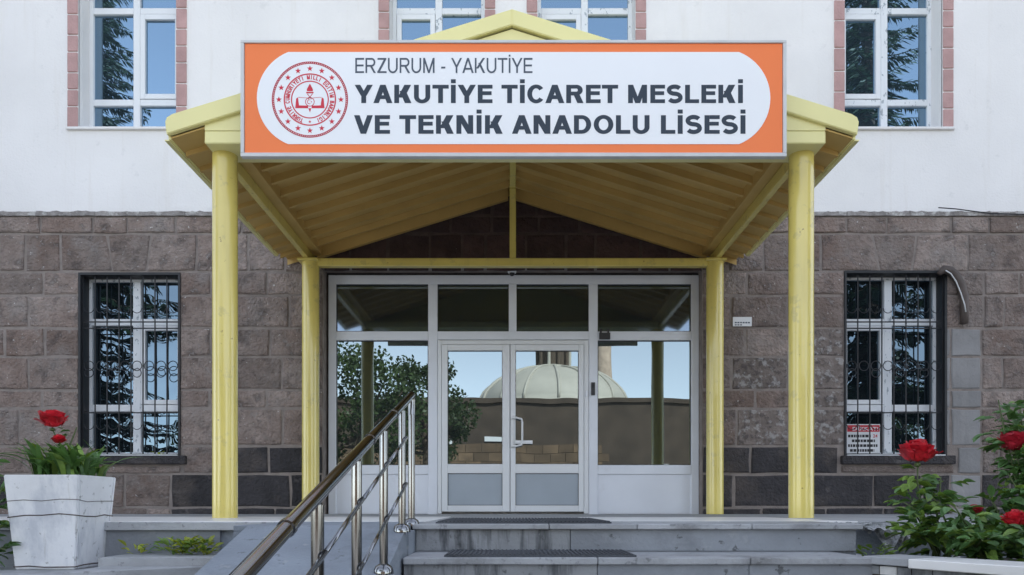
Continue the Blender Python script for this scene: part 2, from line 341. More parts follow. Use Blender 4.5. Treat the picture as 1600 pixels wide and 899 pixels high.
# broken edge of the apron on the right
rub = bmesh.new(); rr = random.Random(3)
def lump(bm, c, r, rnd, sub=1):
    b = bmesh.new(); bmesh.ops.create_icosphere(b, subdivisions=sub, radius=1)
    for v in b.verts:
        v.co = Vector((v.co.x * r[0], v.co.y * r[1], v.co.z * r[2])) * rnd.uniform(0.75, 1.2) + Vector(c)
    me = bpy.data.meshes.new('t'); b.to_mesh(me); b.free(); bm.from_mesh(me); bpy.data.meshes.remove(me)
nx, nz_ = 90, 9; G = []
for i in range(nx + 1):
    col_ = []
    x = 2.10 + 1.75 * i / nx; hgt = .08 + .05 * math.sin(i * .31) + .03 * math.sin(i * .83 + 1) + rr.uniform(-.02, .02)
    for j in range(nz_ + 1):
        t_ = j / nz_; bul = .09 * math.sin(t_ * 2.6) * (.6 + .4 * math.sin(i * .5 + j)) + rr.uniform(-.022, .022)
        col_.append(rub.verts.new((x + rr.uniform(-.008, .008), 5.262 - max(.004, bul), 1.244 - hgt * 1.35 * t_ + rr.uniform(-.008, .008))))
    G.append(col_)
for i in range(nx):
    for j in range(nz_): rub.faces.new((G[i][j], G[i + 1][j], G[i + 1][j + 1], G[i][j + 1]))
for k in range(26): lump(rub, (2.1 + rr.random() * 1.6, 5.18 + rr.uniform(-.08, .03), 1.01 + rr.uniform(-.01, .02)), (rr.uniform(.012, .04), rr.uniform(.012, .03), rr.uniform(.01, .022)), rr, 1)
tag(obj('broken_mortar', rub, M_rubble), kind='stuff')

# ------------------------------------------------------------------ the school building
school = thing('school_building', (0, 10.2, FLOOR), 'school building with white plastered upper storey over brown stone ground floor', 'building')
YW = 10.0
def wx(px): return (px - 800) / 120.0
def wz(py): return EYE + (790 - py) / 120.0
ZL = wz(331)
upw = [(121, 274), (608, 757), (840, 993), (1321, 1474)]
extra_up = [(-366, -213), (1808, 1961)]
UZ0, UZ1 = wz(198), wz(-68)
holes = [(wx(a), wx(b), UZ0, UZ1) for a, b in upw + extra_up]
holes += [(wx(a), wx(b), UZ0 + 3.4, UZ1 + 3.3) for a, b in upw + extra_up]
bm = wall_holes(bmesh.new(), -18, 18, ZL, 12.6, holes, YW + 0.03, YW + 0.36)
obj('plaster_wall', bm, M_plaster, school)
lowin = [(125, 281, 428, 712), (1320, 1477, 425, 712)]
DOOR = (505, 1097, 420, 806)
lh = [(wx(a), wx(b), wz(d_), wz(c_)) for a, b, c_, d_ in lowin] + [(wx(505), wx(1097), 1.2, wz(420))]
bm = wall_holes(bmesh.new(), -18, 18, 0.0, ZL, lh, YW, YW + 0.36)
obj('stone_wall_core', bm, M_mortar, school)
obj('building_mass', nb(-18, 18, 10.37, 24, 0, 12.6), M_plaster, school)
obj('roof', nb(-18.5, 18.5, 9.55, 24.5, 12.605, 12.85), M_roof, school)
obj('end_wall', nb(-18.0, -17.97, 10.0, 10.369, 0, 12.6), M_plaster, school)
obj('end_wall', nb(17.97, 18.0, 10.0, 10.369, 0, 12.6), M_plaster, school)

# stone courses: y of joints and x of vertical joints, taken on the wall plane
CY = [339, 366, 425, 462, 513, 558, 609.5, 638.5, 697.5, 741, 793.5, 807]
L_J = [
 [-190, -110, -30, 64, 146, 199, 275, 334, 378, 436, 505],
 [-170, -75, 0, 40, 95, (168, 176), (237, 229), 307, 388, 445, 505],
 [-160, -90, -25, 68, 125, None, 281, 330, 417, 475, 505],
 [-185, -120, -40, 45, 125, None, 281, 352, 452, 505],
 [-165, -70, 8, 70, 125, None, 281, 329, 422, 480, 505],
 [-190, -95, -38, 45, 125, None, 281, 346, 441, 505],
 [-150, -80, -10, 66, 125, None, 281, 328, 417, 478, 505],
 [-185, -100, -45, 30, 125, None, 281, 348, 442, 505],
 [-160, -70, -5, 70, 150, None, 286, 352, 420, 505],
 [-180, -110, -30, 40, 110, 195, 267, 352, 454, 505],
 [-170, -60, 60, 150, 230, 267, 360, 430, 505],
]
R_J = [
 [1097, 1165, 1232, 1322, 1385, 1486, 1544, 1632, 1720, 1790],
 [1097, 1140, 1193, 1282, (1363, 1374), (1433, 1425), 1512, 1605, 1690, 1790],
 [1097, 1167, 1242, 1320, None, 1477, 1537, 1592, 1680, 1785],
 [1097, 1142, 1230, 1320, None, 1477, 1508, 1537, 1568, 1660, 1720, 1790],
 [1097, 1164, 1246, 1320, None, 1477, 1485, 1533, 1610, 1700, 1790],
 [1097, 1143, 1231, 1320, None, 1477, 1485, 1533, 1566, 1650, 1790],
 [1097, 1180, 1236, 1320, None, 1477, 1485, 1533, 1600, 1690, 1790],
 [1097, 1150, 1232, 1320, None, 1477, 1485, 1533, 1590, 1660, 1790],
 [1097, 1172, 1240, 1310, None, 1495, 1533, 1562, 1640, 1720, 1790],
 [1097, 1146, 1236, 1364, 1440, 1485, 1533, 1578, 1680, 1790],
 [1097, 1190, 1290, 1380, 1485, 1533, 1640, 1790],
]
M_J = [[505, 572, 640, 704, 768, 842, 905, 968, 1030, 1097], [505, 548, 606, 672, 722, 758, 822, 884, 930, 1000, 1046, 1097]]
rs = random.Random(11)
def stone(tl, tr, bl, br, yt, yb_, m, proud=0.016):
    g = 0.017
    x = [wx(bl) + g, wx(br) - g, wx(tr) - g, wx(tl) + g]; zz = [wz(yb_) + g, wz(yb_) + g, wz(yt) - g, wz(yt) - g]
    if min(x[1] - x[0], x[2] - x[3]) < 0.03: return
    bm = bmesh.new(); c = rs.uniform(.010, .022)
    j = lambda s: rs.uniform(-s, s)
    sx = (1, -1, -1, 1); sz = (1, 1, -1, -1)
    # outline with a mid point on every side so that the edges are slightly uneven
    out = []
    for i in range(4):
        k = (i + 1) % 4
        p0 = (x[i] + j(.008), zz[i] + j(.008)); p1 = ((x[i] + x[k]) / 2 + j(.009), (zz[i] + zz[k]) / 2 + j(.009))
        out += [p0, p1]
    cx, cz = sum(x) / 4, sum(zz) / 4
    def inn(p): return (p[0] + (c if p[0] < cx - .02 else -c if p[0] > cx + .02 else 0), p[1] + (c if p[1] < cz - .02 else -c if p[1] > cz + .02 else 0))
    dp = proud + j(.009)
    B = [bm.verts.new((p[0], YW + .01, p[1])) for p in out]; Mi = [bm.verts.new((p[0], YW - dp + .009, p[1])) for p in out]
    Fv = [bm.verts.new((inn(p)[0], YW - dp + j(.003), inn(p)[1])) for p in out]
    ce = bm.verts.new((cx + j(.05), YW - dp - .002 + j(.003), cz + j(.04)))
    n = 8
    for i in range(n):
        k = (i + 1) % n
        bm.faces.new((B[i], B[k], Mi[k], Mi[i])); bm.faces.new((Mi[i], Mi[k], Fv[k], Fv[i])); bm.faces.new((Fv[i], Fv[k], ce))
    obj('stone_block', bm, m, school)
def T(j): return j if isinstance(j, tuple) else (j, j)
for rows, side in ((L_J, 'L'), (R_J, 'R'), (M_J, 'M')):
    for ci, row in enumerate(rows):
        for a, b in zip(row, row[1:]):
            if a is None or b is None: continue
            (at, ab), (bt, bb) = T(a), T(b)
            m = M_stone
            mid = (at + bt) / 2
            if ci >= 9: m = M_stone_dark
            elif ci == 8 and (330 < mid < 1290): m = M_stone_dark
            if side == 'L' and ci == 9 and 110 < mid < 300: m = M_stone
            if side == 'L' and ci == 10 and mid < 267: m = M_stone
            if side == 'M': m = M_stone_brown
            if side == 'R':
                if 4 <= ci <= 7 and 1236 < mid < 1320 or ci in (5, 7) and 1145 < mid < 1235: m = M_stone_flake
                if ci >= 4 and 1477 <= at and bt <= 1533.5: m = M_stone_pale
            stone(at, bt, ab, bb, CY[ci], CY[ci + 1], m, proud=0.016 if ci else 0.024)
# the stones under the window sills
stone(150, 283, 150, 283, 727, 741, M_stone); stone(1313, 1490, 1313, 1490, 727, 741, M_stone)
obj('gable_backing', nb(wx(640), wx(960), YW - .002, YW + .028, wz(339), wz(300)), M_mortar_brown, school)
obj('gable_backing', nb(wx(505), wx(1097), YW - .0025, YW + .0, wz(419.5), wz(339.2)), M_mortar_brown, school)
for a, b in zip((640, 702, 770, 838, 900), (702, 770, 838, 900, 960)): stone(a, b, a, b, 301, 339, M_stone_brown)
# top ledge over the stone
seg = [-190, -60, 58, 150, 290, 372, 505, 638, None, 962, 1097, 1220, 1322, 1420, 1545, 1660, 1790]
for a, b in zip(seg, seg[1:]):
    if a is None or b is None: continue
    bm = bmesh.new(); n = 14
    X0, X1 = wx(a) + .003, wx(b) - .003
    top = [bm.verts.new((X0 + (X1 - X0) * i / n, YW - .03 + rs.uniform(-.006, .006), wz(332) + rs.uniform(-.012, .012))) for i in range(n + 1)]
    bot = [bm.verts.new((X0 + (X1 - X0) * i / n, YW - .032, wz(338.5) + rs.uniform(-.003, .003))) for i in range(n + 1)]
    bk = [bm.verts.new((v.co.x, YW + .05, v.co.z + .02)) for v in top]; bb = [bm.verts.new((v.co.x, YW + .05, v.co.z)) for v in bot]
    for i in range(n):
        bm.faces.new((top[i], top[i + 1], bot[i + 1], bot[i])); bm.faces.new((bk[i], bk[i + 1], top[i + 1], top[i])); bm.faces.new((bot[i], bot[i + 1], bb[i + 1], bb[i]))
    obj('ledge_stone', bm, M_ledge, school)

# ---- upper windows with pink quoins
def pane(parent, x0, x1, z0, z1, y, m):
    return obj('pane', nb(x0 - .004, x1 + .004, y, y + .012, z0 - .004, z1 + .004), m, parent)
def bar(bm, x0, x1, z0, z1, y0, y1, bev=0.004): box(bm, x0, x1, y0, y1, z0, z1, bev)
def upper_window(pa, pb, sash_right, film, dz=0.0, detail=True):
    x0, x1 = wx(pa), wx(pb); z0, z1 = UZ0 + dz, UZ1 + dz
    if dz: z1 -= 0.1
    yf = YW + 0.28; t = 0.055; m = M_film if film else M_pvc
    bm = bmesh.new()
    bar(bm, x0, x0 + t, z0, z1, yf, yf + .08); bar(bm, x1 - t, x1, z0, z1, yf, yf + .08)
    bar(bm, x0 + t, x1 - t, z0, z0 + .06, yf + .002, yf + .08); bar(bm, x0 + t, x1 - t, z1 - t, z1, yf + .002, yf + .08)
    win = obj('window', bm, m, school)
    xm = (x0 + x1) / 2; zt1 = 6.75 + dz; zt2 = 7.975 + dz
    obj('mullion', nb(xm - .046, xm + .046, yf - .006, yf + .07, z0 + .06, z1 - t, bev=.006), m, win)
    for s in (-1, 1):
        a, b = (x0 + t, xm - .046) if s < 0 else (xm + .046, x1 - t)
        for zt in (zt1, zt2): obj('transom', nb(a, b, yf - .003, yf + .07, zt - .043, zt + .043, bev=.006), m, win)
        pane(win, a, b, z0 + .06, zt1 - .043, yf + .04, M_glass_up); pane(win, a, b, zt2 + .043, z1 - t, yf + .04, M_glass_up)
        if (s > 0) == sash_right:
            w_ = .068; bm = bmesh.new()
            bar(bm, a + .004, a + w_, zt1 + .047, zt2 - .047, yf - .012, yf + .05); bar(bm, b - w_, b - .004, zt1 + .047, zt2 - .047, yf - .012, yf + .05)
            bar(bm, a + w_, b - w_, zt1 + .047, zt1 + .047 + w_, yf - .011, yf + .05); bar(bm, a + w_, b - w_, zt2 - .047 - w_, zt2 - .047, yf - .011, yf + .05)
            obj('sash', bm, M_pvc, win)
            pane(win, a + w_, b - w_, zt1 + .047 + w_, zt2 - .047 - w_, yf + .03, M_glass_up)
        else:
            pane(win, a, b, zt1 + .043, zt2 - .043, yf + .04, M_glass_up)
    obj('sill', nb(x0 - .15, x1 + .15, YW - .012, YW + .3, z0 - .035, z0 - .003, bev=.004), M_plaster, win)
    for s in (-1, 1):
        zq = z0 - .03
        while zq < z1 + .1:
            h = rs.choice((.22, .27, .3, .36))
            zz = min(zq + h, z1 + .12)
            if zz - zq > .05:
                xa, xb = ((x0 - .142, x0 - .002) if s < 0 else (x1 + .002, x1 + .142))
                obj('quoin_block', nb(xa + rs.uniform(0, .004), xb - rs.uniform(0, .003), YW + .005, YW + .06, zq + .006, zz - .008, bev=.008), M_quoin, school)
            zq = zz
        if detail:      # white mortar bed behind the quoins
            xa, xb = ((x0 - .148, x0 + .0) if s < 0 else (x1 - .0, x1 + .148))
            obj('quoin_bed', nb(xa, xb, YW + .02, YW + .045, z0 - .03, z1 + .12), M_plaster, school)
for (a, b), sr, fm in zip(upw, (True, False, False, False), (False, True, True, True)): upper_window(a, b, sr, fm)
for a, b in extra_up: upper_window(a, b, False, False)
for a, b in upw + extra_up: upper_window(a, b, False, False, dz=3.4)

# ---- ground floor windows with grilles
def lower_window(pa, pb, pt, pb2, sash_right):
    x0, x1 = wx(pa), wx(pb); z0, z1 = wz(pb2), wz(pt)
    yf = YW + 0.19; t = 0.05; k = (YW + .19) / F
    bm = bmesh.new()
    bar(bm, x0, x0 + t, z0, z1, yf, yf + .08); bar(bm, x1 - t, x1, z0, z1, yf, yf + .08)
    bar(bm, x0 + t, x1 - t, z0, z0 + .05, yf + .002, yf + .08); bar(bm, x0 + t, x1 - t, z1 - t, z1, yf + .002, yf + .08)
    win = obj('window', bm, M_film, school)
    xm = (x0 + x1) / 2 + (-.0)
    obj('mullion', nb(xm - .052, xm + .052, yf - .006, yf + .07, z0 + .05, z1 - t, bev=.006), M_film, win)
    zt1 = EYE + (790 - 638) * k; zt2 = EYE + (790 - 504) * k
    for s in (-1, 1):
        a, b = (x0 + t, xm - .052) if s < 0 else (xm + .052, x1 - t)
        for zt in (zt1, zt2): obj('transom', nb(a, b, yf - .003, yf + .07, zt - .045, zt + .045, bev=.006), M_pvc, win)
        pane(win, a, b, z0 + .05, zt1 - .045, yf + .04, M_glass_low); pane(win, a, b, zt2 + .045, z1 - t, yf + .04, M_glass_low)
        if (s > 0) == sash_right:
            w_ = .06; bm = bmesh.new()
            bar(bm, a + .004, a + w_, zt1 + .05, zt2 - .05, yf - .012, yf + .05); bar(bm, b - w_, b - .004, zt1 + .05, zt2 - .05, yf - .012, yf + .05)
            bar(bm, a + w_, b - w_, zt1 + .05, zt1 + .05 + w_, yf - .011, yf + .05); bar(bm, a + w_, b - w_, zt2 - .05 - w_, zt2 - .05, yf - .011, yf + .05)
            obj('sash', bm, M_pvc, win)
            pane(win, a + w_, b - w_, zt1 + .05 + w_, zt2 - .05 - w_, yf + .03, M_glass_low)
        else: pane(win, a, b, zt1 + .045, zt2 - .045, yf + .04, M_glass_low)
    # black strips round the opening: shade of the jambs put into colour
    bm = bmesh.new()
    box(bm, x0 - .012, x0 + .016, YW - .022, YW + .19, z0, z1 + .01); box(bm, x1 - .016, x1 + .012, YW - .022, YW + .19, z0, z1 + .01); box(bm, x0 + .016, x1 - .016, YW - .022, YW + .19, z1 - .02, z1 + .012)
    obj('jamb_shade_strips', bm, M_black, win)
    # grille
    yg = YW + .03; n = 8; sp = (x1 - x0 - .05) / n
    for i in range(n + 1):
        bx = x0 + .025 + i * sp
        obj('grille_bar', nb(bx - .0065, bx + .0065, yg - .0065, yg + .0065, z0 + .012, z1 - .03), M_black, win)
    for py in (503, 513, 645, 710):
        zz = EYE + (790 - py) * (yg / F)
        obj('grille_rail', nb(x0 + .016, x1 - .016, yg + .007, yg + .019, zz - .008, zz + .008), M_black, win)
    for i in range(n):
        cx_ = x0 + .025 + (i + .5) * sp
        obj('grille_ring', ring(bmesh.new(), (cx_, yg - .002, EYE + (790 - 572) * yg / F), sp * .40, .006), M_black, win)
        if i % 2 == 0: obj('grille_ring', ring(bmesh.new(), (cx_, yg - .002, EYE + (790 - 583) * yg / F), sp * .36, .006), M_black, win)
        for py in (482, 664):
            bm = bmesh.new(); c0 = (cx_, yg - .002, EYE + (790 - py) * yg / F); r_ = sp * .4
            tube(bm, [(c0[0] + r_ * math.cos(q), c0[1], c0[2] - r_ * abs(math.sin(q))) for q in [math.pi * u / 8 for u in range(9)]], .005, 5)
            obj('grille_scroll', bm, M_black, win)
    obj('sill', nb(x0 - .06, x1 + .10, YW - .075, YW + .19, z0 - .115, z0 - .004, bev=.008), M_stone_dark, win)
    obj('sill_strip', nb(x0 + .018, x1 - .018, YW - .04, YW + .185, z0 - .003, z0 + .010), M_pvc, win)
    return x0, x1, z0, z1
WL = lower_window(*lowin[0], True)
WR = lower_window(*lowin[1], False)

# ---- glazed entrance
YD = 10.15
def dx(px): return PX(px, YD)
def dz(py): return PZ(py, YD)
bm = bmesh.new()
for a, b, c_, d_ in ((513, 525, 430, 806), (1080, 1092, 430, 806), (525, 1080, 430, 444), (669, 683.5, 444, 806), (920, 934, 444, 806)):
    box(bm, dx(a), dx(b), YD, YD + .1, dz(d_), dz(c_), .005)
front = obj('entrance_glazing', bm, M_alu, school)
for a, b, c_, d_ in ((525, 669, 518, 532), (683.5, 920, 518, 531), (934, 1080, 518, 532), (525, 669, 727, 741.5), (934, 1080, 727, 741.5), (795, 807, 444, 518)):
    obj('glazing_bar', nb(dx(a), dx(b), YD - .004, YD + .09, dz(d_), dz(c_), bev=.005), M_alu, front)
for a, b, c_, d_ in ((525, 669, 444, 518), (683.5, 795, 444, 518), (807, 920, 444, 518), (934, 1080, 444, 518), (525, 669, 532, 727), (934, 1080, 532, 727)):
    obj('pane', nb(dx(a) - .003, dx(b) + .003, YD + .035, YD + .05, dz(d_) - .003, dz(c_) + .003), M_glass_top if c_ < 500 else M_glass, front)
    bm = bmesh.new()       # dark rubber gasket
    x0, x1, z0, z1 = dx(a), dx(b), dz(d_), dz(c_); g = .009
    box(bm, x0, x0 + g, YD + .02, YD + .034, z0, z1); box(bm, x1 - g, x1, YD + .02, YD + .034, z0, z1); box(bm, x0 + g, x1 - g, YD + .02, YD + .034, z0, z0 + g); box(bm, x0 + g, x1 - g, YD + .02, YD + .034, z1 - g, z1)
    obj('gasket', bm, M_dark, front)
for a, b in ((525, 669), (934, 1080)):
    obj('kick_panel', nb(dx(a), dx(b), YD + .02, YD + .06, 1.25, dz(741.5)), M_alu, front)
obj('head_strip', nb(dx(505), dx(1097), YD + .05, YD + .2, dz(430), wz(418)), M_stone_dark, front)
# door frame and two leaves
bm = bmesh.new()
box(bm, dx(684), dx(690), YD - .01, YD + .09, 1.25, dz(532), .004); box(bm, dx(912.5), dx(919.5), YD - .01, YD + .09, 1.25, dz(532), .004); box(bm, dx(690), dx(912.5), YD - .009, YD + .09, dz(538.5), dz(532), .004)
obj('door_frame', bm, M_pvc, front)
def leaf(a, b, ga, gb, handle):
    bm = bmesh.new(); y0, y1 = YD - .022, YD + .05
    box(bm, dx(a), dx(ga), y0, y1, dz(800), dz(539), .006); box(bm, dx(gb), dx(b), y0, y1, dz(800), dz(539), .006)
    box(bm, dx(ga), dx(gb), y0 + .002, y1, dz(548.5), dz(539), .006); box(bm, dx(ga), dx(gb), y0 + .002, y1, dz(740), dz(725.5), .006); box(bm, dx(ga), dx(gb), y0 + .002, y1, dz(800), dz(790), .006)
    d_ = obj('entrance_door', bm, M_pvc, school)
    obj('pane', nb(dx(ga) - .003, dx(gb) + .003, YD + .01, YD + .025, dz(725.5) - .003, dz(548.5) + .003), M_glass, d_)
    obj('lower_panel', nb(dx(ga) - .003, dx(gb) + .003, YD + .004, YD + .02, dz(790) - .003, dz(740) + .003), M_panel, d_)
    bm = bmesh.new(); g = .007
    for (z0, z1) in ((dz(725.5), dz(548.5)), (dz(790), dz(740))):
        x0, x1 = dx(ga), dx(gb)
        box(bm, x0, x0 + g, YD - .004, YD + .003, z0, z1); box(bm, x1 - g, x1, YD - .004, YD + .003, z0, z1); box(bm, x0 + g, x1 - g, YD - .004, YD + .003, z0, z0 + g); box(bm, x0 + g, x1 - g, YD - .004, YD + .003, z1 - g, z1)
    obj('gasket', bm, M_dark, d_)
    return d_
dl = leaf(690.5, 796.5, 699.5, 785, False)
dr = leaf(797.5, 912, 805.5, 904, True)
bm = bmesh.new(); yh = YD - .022
hx0, hx1 = dx(800.5), dx(816)
tube(bm, [(hx0, yh, dz(654)), (hx0, yh - .05, dz(654)), (hx0 + .05, yh - .06, dz(654)), (hx1 - .01, yh - .06, dz(656)), (hx1, yh - .06, dz(661)), (hx1, yh - .06, dz(692)), (hx1 - .01, yh - .06, dz(696)), (hx0 + .05, yh - .06, dz(698)), (hx0, yh - .05, dz(698)), (hx0, yh, dz(698))], .013, 8)
obj('pull_handle', bm, M_white, dr, smooth=True)
obj('lock_plate', nb(dx(798.5), dx(803), yh - .008, yh - .001, dz(700), dz(650), bev=.002), M_white, dr)
obj('lever_handle', nb(dx(804), dx(832), yh - .05, yh - .03, dz(694.5), dz(689), bev=.004), M_white, dr)
obj('hinge_block', nb(dx(915), dx(918), YD - .03, YD - .012, dz(620), dz(612)), M_alu, front)

# ------------------------------------------------------------------ entrance canopy
can = thing('entrance_canopy', (0, 8.2, FLOOR), 'yellow gabled metal canopy on four round posts over the entrance', 'canopy')
for sx in (-1, 1):
    for yy in (6.82, 9.72):
        bm = bmesh.new()
        lathe(bm, [(.108, 0), (.108, 4.478 - FLOOR if yy < 7 else 4.43 - FLOOR)], (sx * 2.558 + .01, yy, FLOOR), 32)
        post = sharp(obj('post', bm, M_yellow, can))
XE = 2.96; SL = 0.31; YF = 6.55
def ztop(x): return 5.596 - SL * abs(x)
# fascia boards
for sx in (-1, 1):
    poly = [(0, ztop(0)), (sx * 0.0, ztop(0) - .136)]
    bm = bmesh.new()
    pts = [(0, 5.596), (sx * (XE - .06), ztop(XE - .06)), (sx * (XE - .015), ztop(XE) - .004), (sx * XE, ztop(XE) - .045), (sx * (XE - .012), ztop(XE) - .15), (0, 5.596 - .136)]
    prism(bm, pts if sx > 0 else pts[::-1], 'y', YF, YF + .05)
    bmesh.ops.bevel(bm, geom=[e for e in bm.edges if abs(e.verts[0].co.y - YF) < 1e-4 and abs(e.verts[1].co.y - YF) < 1e-4], offset=.006, segments=2, affect='EDGES')
    obj('fascia_board', bm, M_fascia, can)
# gable infill and header beam on the front posts
bm = bmesh.new(); prism(bm, [(-2.636, 4.577), (2.69, 4.577), (2.69, 5.447 - SL * 2.69), (0.0, 5.447), (-2.636, 5.447 - SL * 2.636)], 'y', 6.59, 6.64)
obj('gable_panel', bm, M_fascia, can)
obj('header_beam', nb(-2.638, 2.692, 6.586, 6.96, 4.464, 4.573, bev=.008), M_fascia, can)
# roof deck: ribbed sheet, ribs run from eave to ridge
prof = []
y = 6.65
while y < 9.95:
    for dy, h in ((0, 0), (.20, 0), (.202, -.075), (.245, -.075), (.285, 0)):
        if y + dy < 9.97: prof.append((y + dy, h))
    y += .31
prof.append((9.975, 0))
for sx in (-1, 1):
    bm = bmesh.new(); lo = []; hi = []
    zr, xe = 5.452, XE - .05
    for (yy, h) in prof:
        lo.append([bm.verts.new((sx * x, yy, zr - SL * x + h)) for x in (0.0, 1.0, 2.0, xe)])
        hi.append([bm.verts.new((sx * x, yy, zr - SL * x + h + .03)) for x in (0.0, 1.0, 2.0, xe)])
    for layer in (lo, hi):
        for a, b in zip(layer, layer[1:]):
            for i in range(3): bm.faces.new((a[i], a[i + 1], b[i + 1], b[i]))
    for i in range(len(prof) - 1): bm.faces.new((lo[i][3], lo[i + 1][3], hi[i + 1][3], hi[i][3]))
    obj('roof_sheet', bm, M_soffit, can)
    # top cover sheet
    bm = bmesh.new(); prism(bm, [(0, 5.57), (sx * (XE - .005), 5.57 - SL * (XE - .005)), (sx * (XE - .005), 5.535 - SL * (XE - .005)), (0, 5.535)], 'y', YF + .052, 9.975)
    obj('roof_cover', bm, M_fascia, can)
    # side beam over the posts, soffit board and eave board
    xa, xb = sorted((sx * 2.555, sx * 2.62))
    obj('side_beam', nb(xa, xb, 6.962, 9.95, 4.465, 4.60, bev=.006), M_yellow, can)
    xa, xb = sorted((sx * 2.632, sx * 2.945))
    bm = bmesh.new(); prism(bm, [(sx * 2.60, 5.435 - SL * 2.60), (sx * 2.928, 5.435 - SL * 2.928), (sx * 2.928, 5.42 - SL * 2.928), (sx * 2.60, 5.42 - SL * 2.60)], 'y', 6.602, 9.63)
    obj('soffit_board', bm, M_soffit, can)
    xa, xb = sorted((sx * 2.93, sx * 2.955))
    obj('eave_board', nb(xa, xb, 6.602, 9.66, 4.505, 4.66, bev=.004), M_fascia, can)
    xa, xb = sorted((sx * 2.945, sx * 2.985))
    obj('eave_lip', nb(xa, xb, 6.602, 9.66, 4.493, 4.504), M_fascia, can)
    xa, xb = sorted((sx * 2.44, sx * 2.554))
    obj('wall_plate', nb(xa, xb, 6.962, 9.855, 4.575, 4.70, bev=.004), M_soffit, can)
    xa, xb = sorted((sx * 2.43, sx * 2.69))
    obj('corner_bracket', nb(xa, xb, 9.60, 9.85, 4.43, 4.462, bev=.006), M_yellow, can)
    # foot flange of rafters: a rafter under the front and back edge of the sheet
    for yy in (9.86,):
        bm = bmesh.new(); prism(bm, [(sx * .05, 5.45 - SL * .05), (sx * 2.5, 5.45 - SL * 2.5), (sx * 2.5, 5.31 - SL * 2.5), (sx * .05, 5.31 - SL * .05)], 'y', yy, yy + .06)
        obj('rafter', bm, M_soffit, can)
obj('tie_beam', nb(-2.45, 2.47, 9.67, 9.77, 4.375, 4.478, bev=.01), M_yellow, can)
obj('king_post', nb(-.03, .05, 9.68, 9.76, 4.480, 5.36, bev=.006), M_yellow, can)
obj('ridge_beam', nb(-.03, .05, 6.74, 9.97, 5.362, 5.44, bev=.006), M_yellow, can)

# ------------------------------------------------------------------ sign
YS = 6.38
def sx_(px): return PX(px, YS)
def sz_(py): return PZ(py, YS)
sign = thing('school_sign', (0, 6.44, 4.258), 'long orange and white school name board with red emblem on the canopy gable', 'sign')
X0, X1, Z0, Z1 = sx_(376), sx_(1229), sz_(245), sz_(63)
obj('backing_panel', nb(X0 + .01, X1 - .01, YS + .02, YS + .045, Z0 + .01, Z1 - .01), M_signframe, sign)
bm = bmesh.new(); t = .032
obj('orange_panel', nb(X0 + t, X1 - t, YS + .008, YS + .019, Z0 + t, Z1 - t * .75), M_orange, sign)
for a in ((X0, X1, Z0, Z0 + t), (X0, X1, Z1 - t * .75, Z1), (X0, X0 + t * .9, Z0 + t, Z1 - t * .75), (X1 - t * .9, X1, Z0 + t, Z1 - t * .75)):
    obj('frame_strip', nb(a[0], a[1], YS - .006, YS + .05, a[2], a[3], bev=.003), M_signframe, sign)
# white field with bulging ends
zc = (sz_(81) + sz_(225)) / 2; hh = (sz_(81) - sz_(225)) / 2; sag = 49 * YS / F
Rr = (hh * hh + sag * sag) / (2 * sag); al = math.asin(min(1, hh / Rr)); 
xl, xr_ = sx_(401) + Rr, sx_(1204) - Rr
if sag > Rr: al = math.pi - al
pts = [(xr_ + Rr * math.cos(u), zc + Rr * math.sin(u)) for u in [-al + 2 * al * k / 24 for k in range(25)]]
pts += [(xl - Rr * math.cos(u), zc + Rr * math.sin(u)) for u in [al - 2 * al * k / 24 for k in range(25)]]
bm = bmesh.new(); prism(bm, pts, 'y', YS + .0045, YS + .007); obj('white_field', bm, M_signwhite, sign)

dg = None
def text_mesh(s, bold=0.0, spacing=1.0):
    cu = bpy.data.curves.new('t', 'FONT'); cu.body = s; cu.size = 1; cu.offset = bold; cu.space_character = spacing; cu.resolution_u = 4
    o = bpy.data.objects.new('t', cu); C.objects.link(o)
    bpy.context.view_layer.update()
    me = bpy.data.meshes.new_from_object(o.evaluated_get(bpy.context.evaluated_depsgraph_get()))
    bpy.data.objects.remove(o); bpy.data.curves.remove(cu)
    vs = [v.co.copy() for v in me.vertices]; fs = [tuple(p.vertices) for p in me.polygons]; bpy.data.meshes.remove(me)
    return vs, fs
CAP = {}
def caph(b):
    if b not in CAP:
        vs, _ = text_mesh('H', b); CAP[b] = (min(v.y for v in vs), max(v.y for v in vs))
    return CAP[b]
def put_text(name, s, x0, x1, z0, z1, y, m, parent, bold=0.0, spacing=1.0):
    vs, fs = text_mesh(s, bold, spacing); a, b = caph(bold)
    xa, xb = min(v.x for v in vs), max(v.x for v in vs)
    V = [(x0 + (v.x - xa) / (xb - xa) * (x1 - x0), y, z0 + (v.y - a) / (b - a) * (z1 - z0)) for v in vs]
    return obj(name, (V, fs), m, parent)
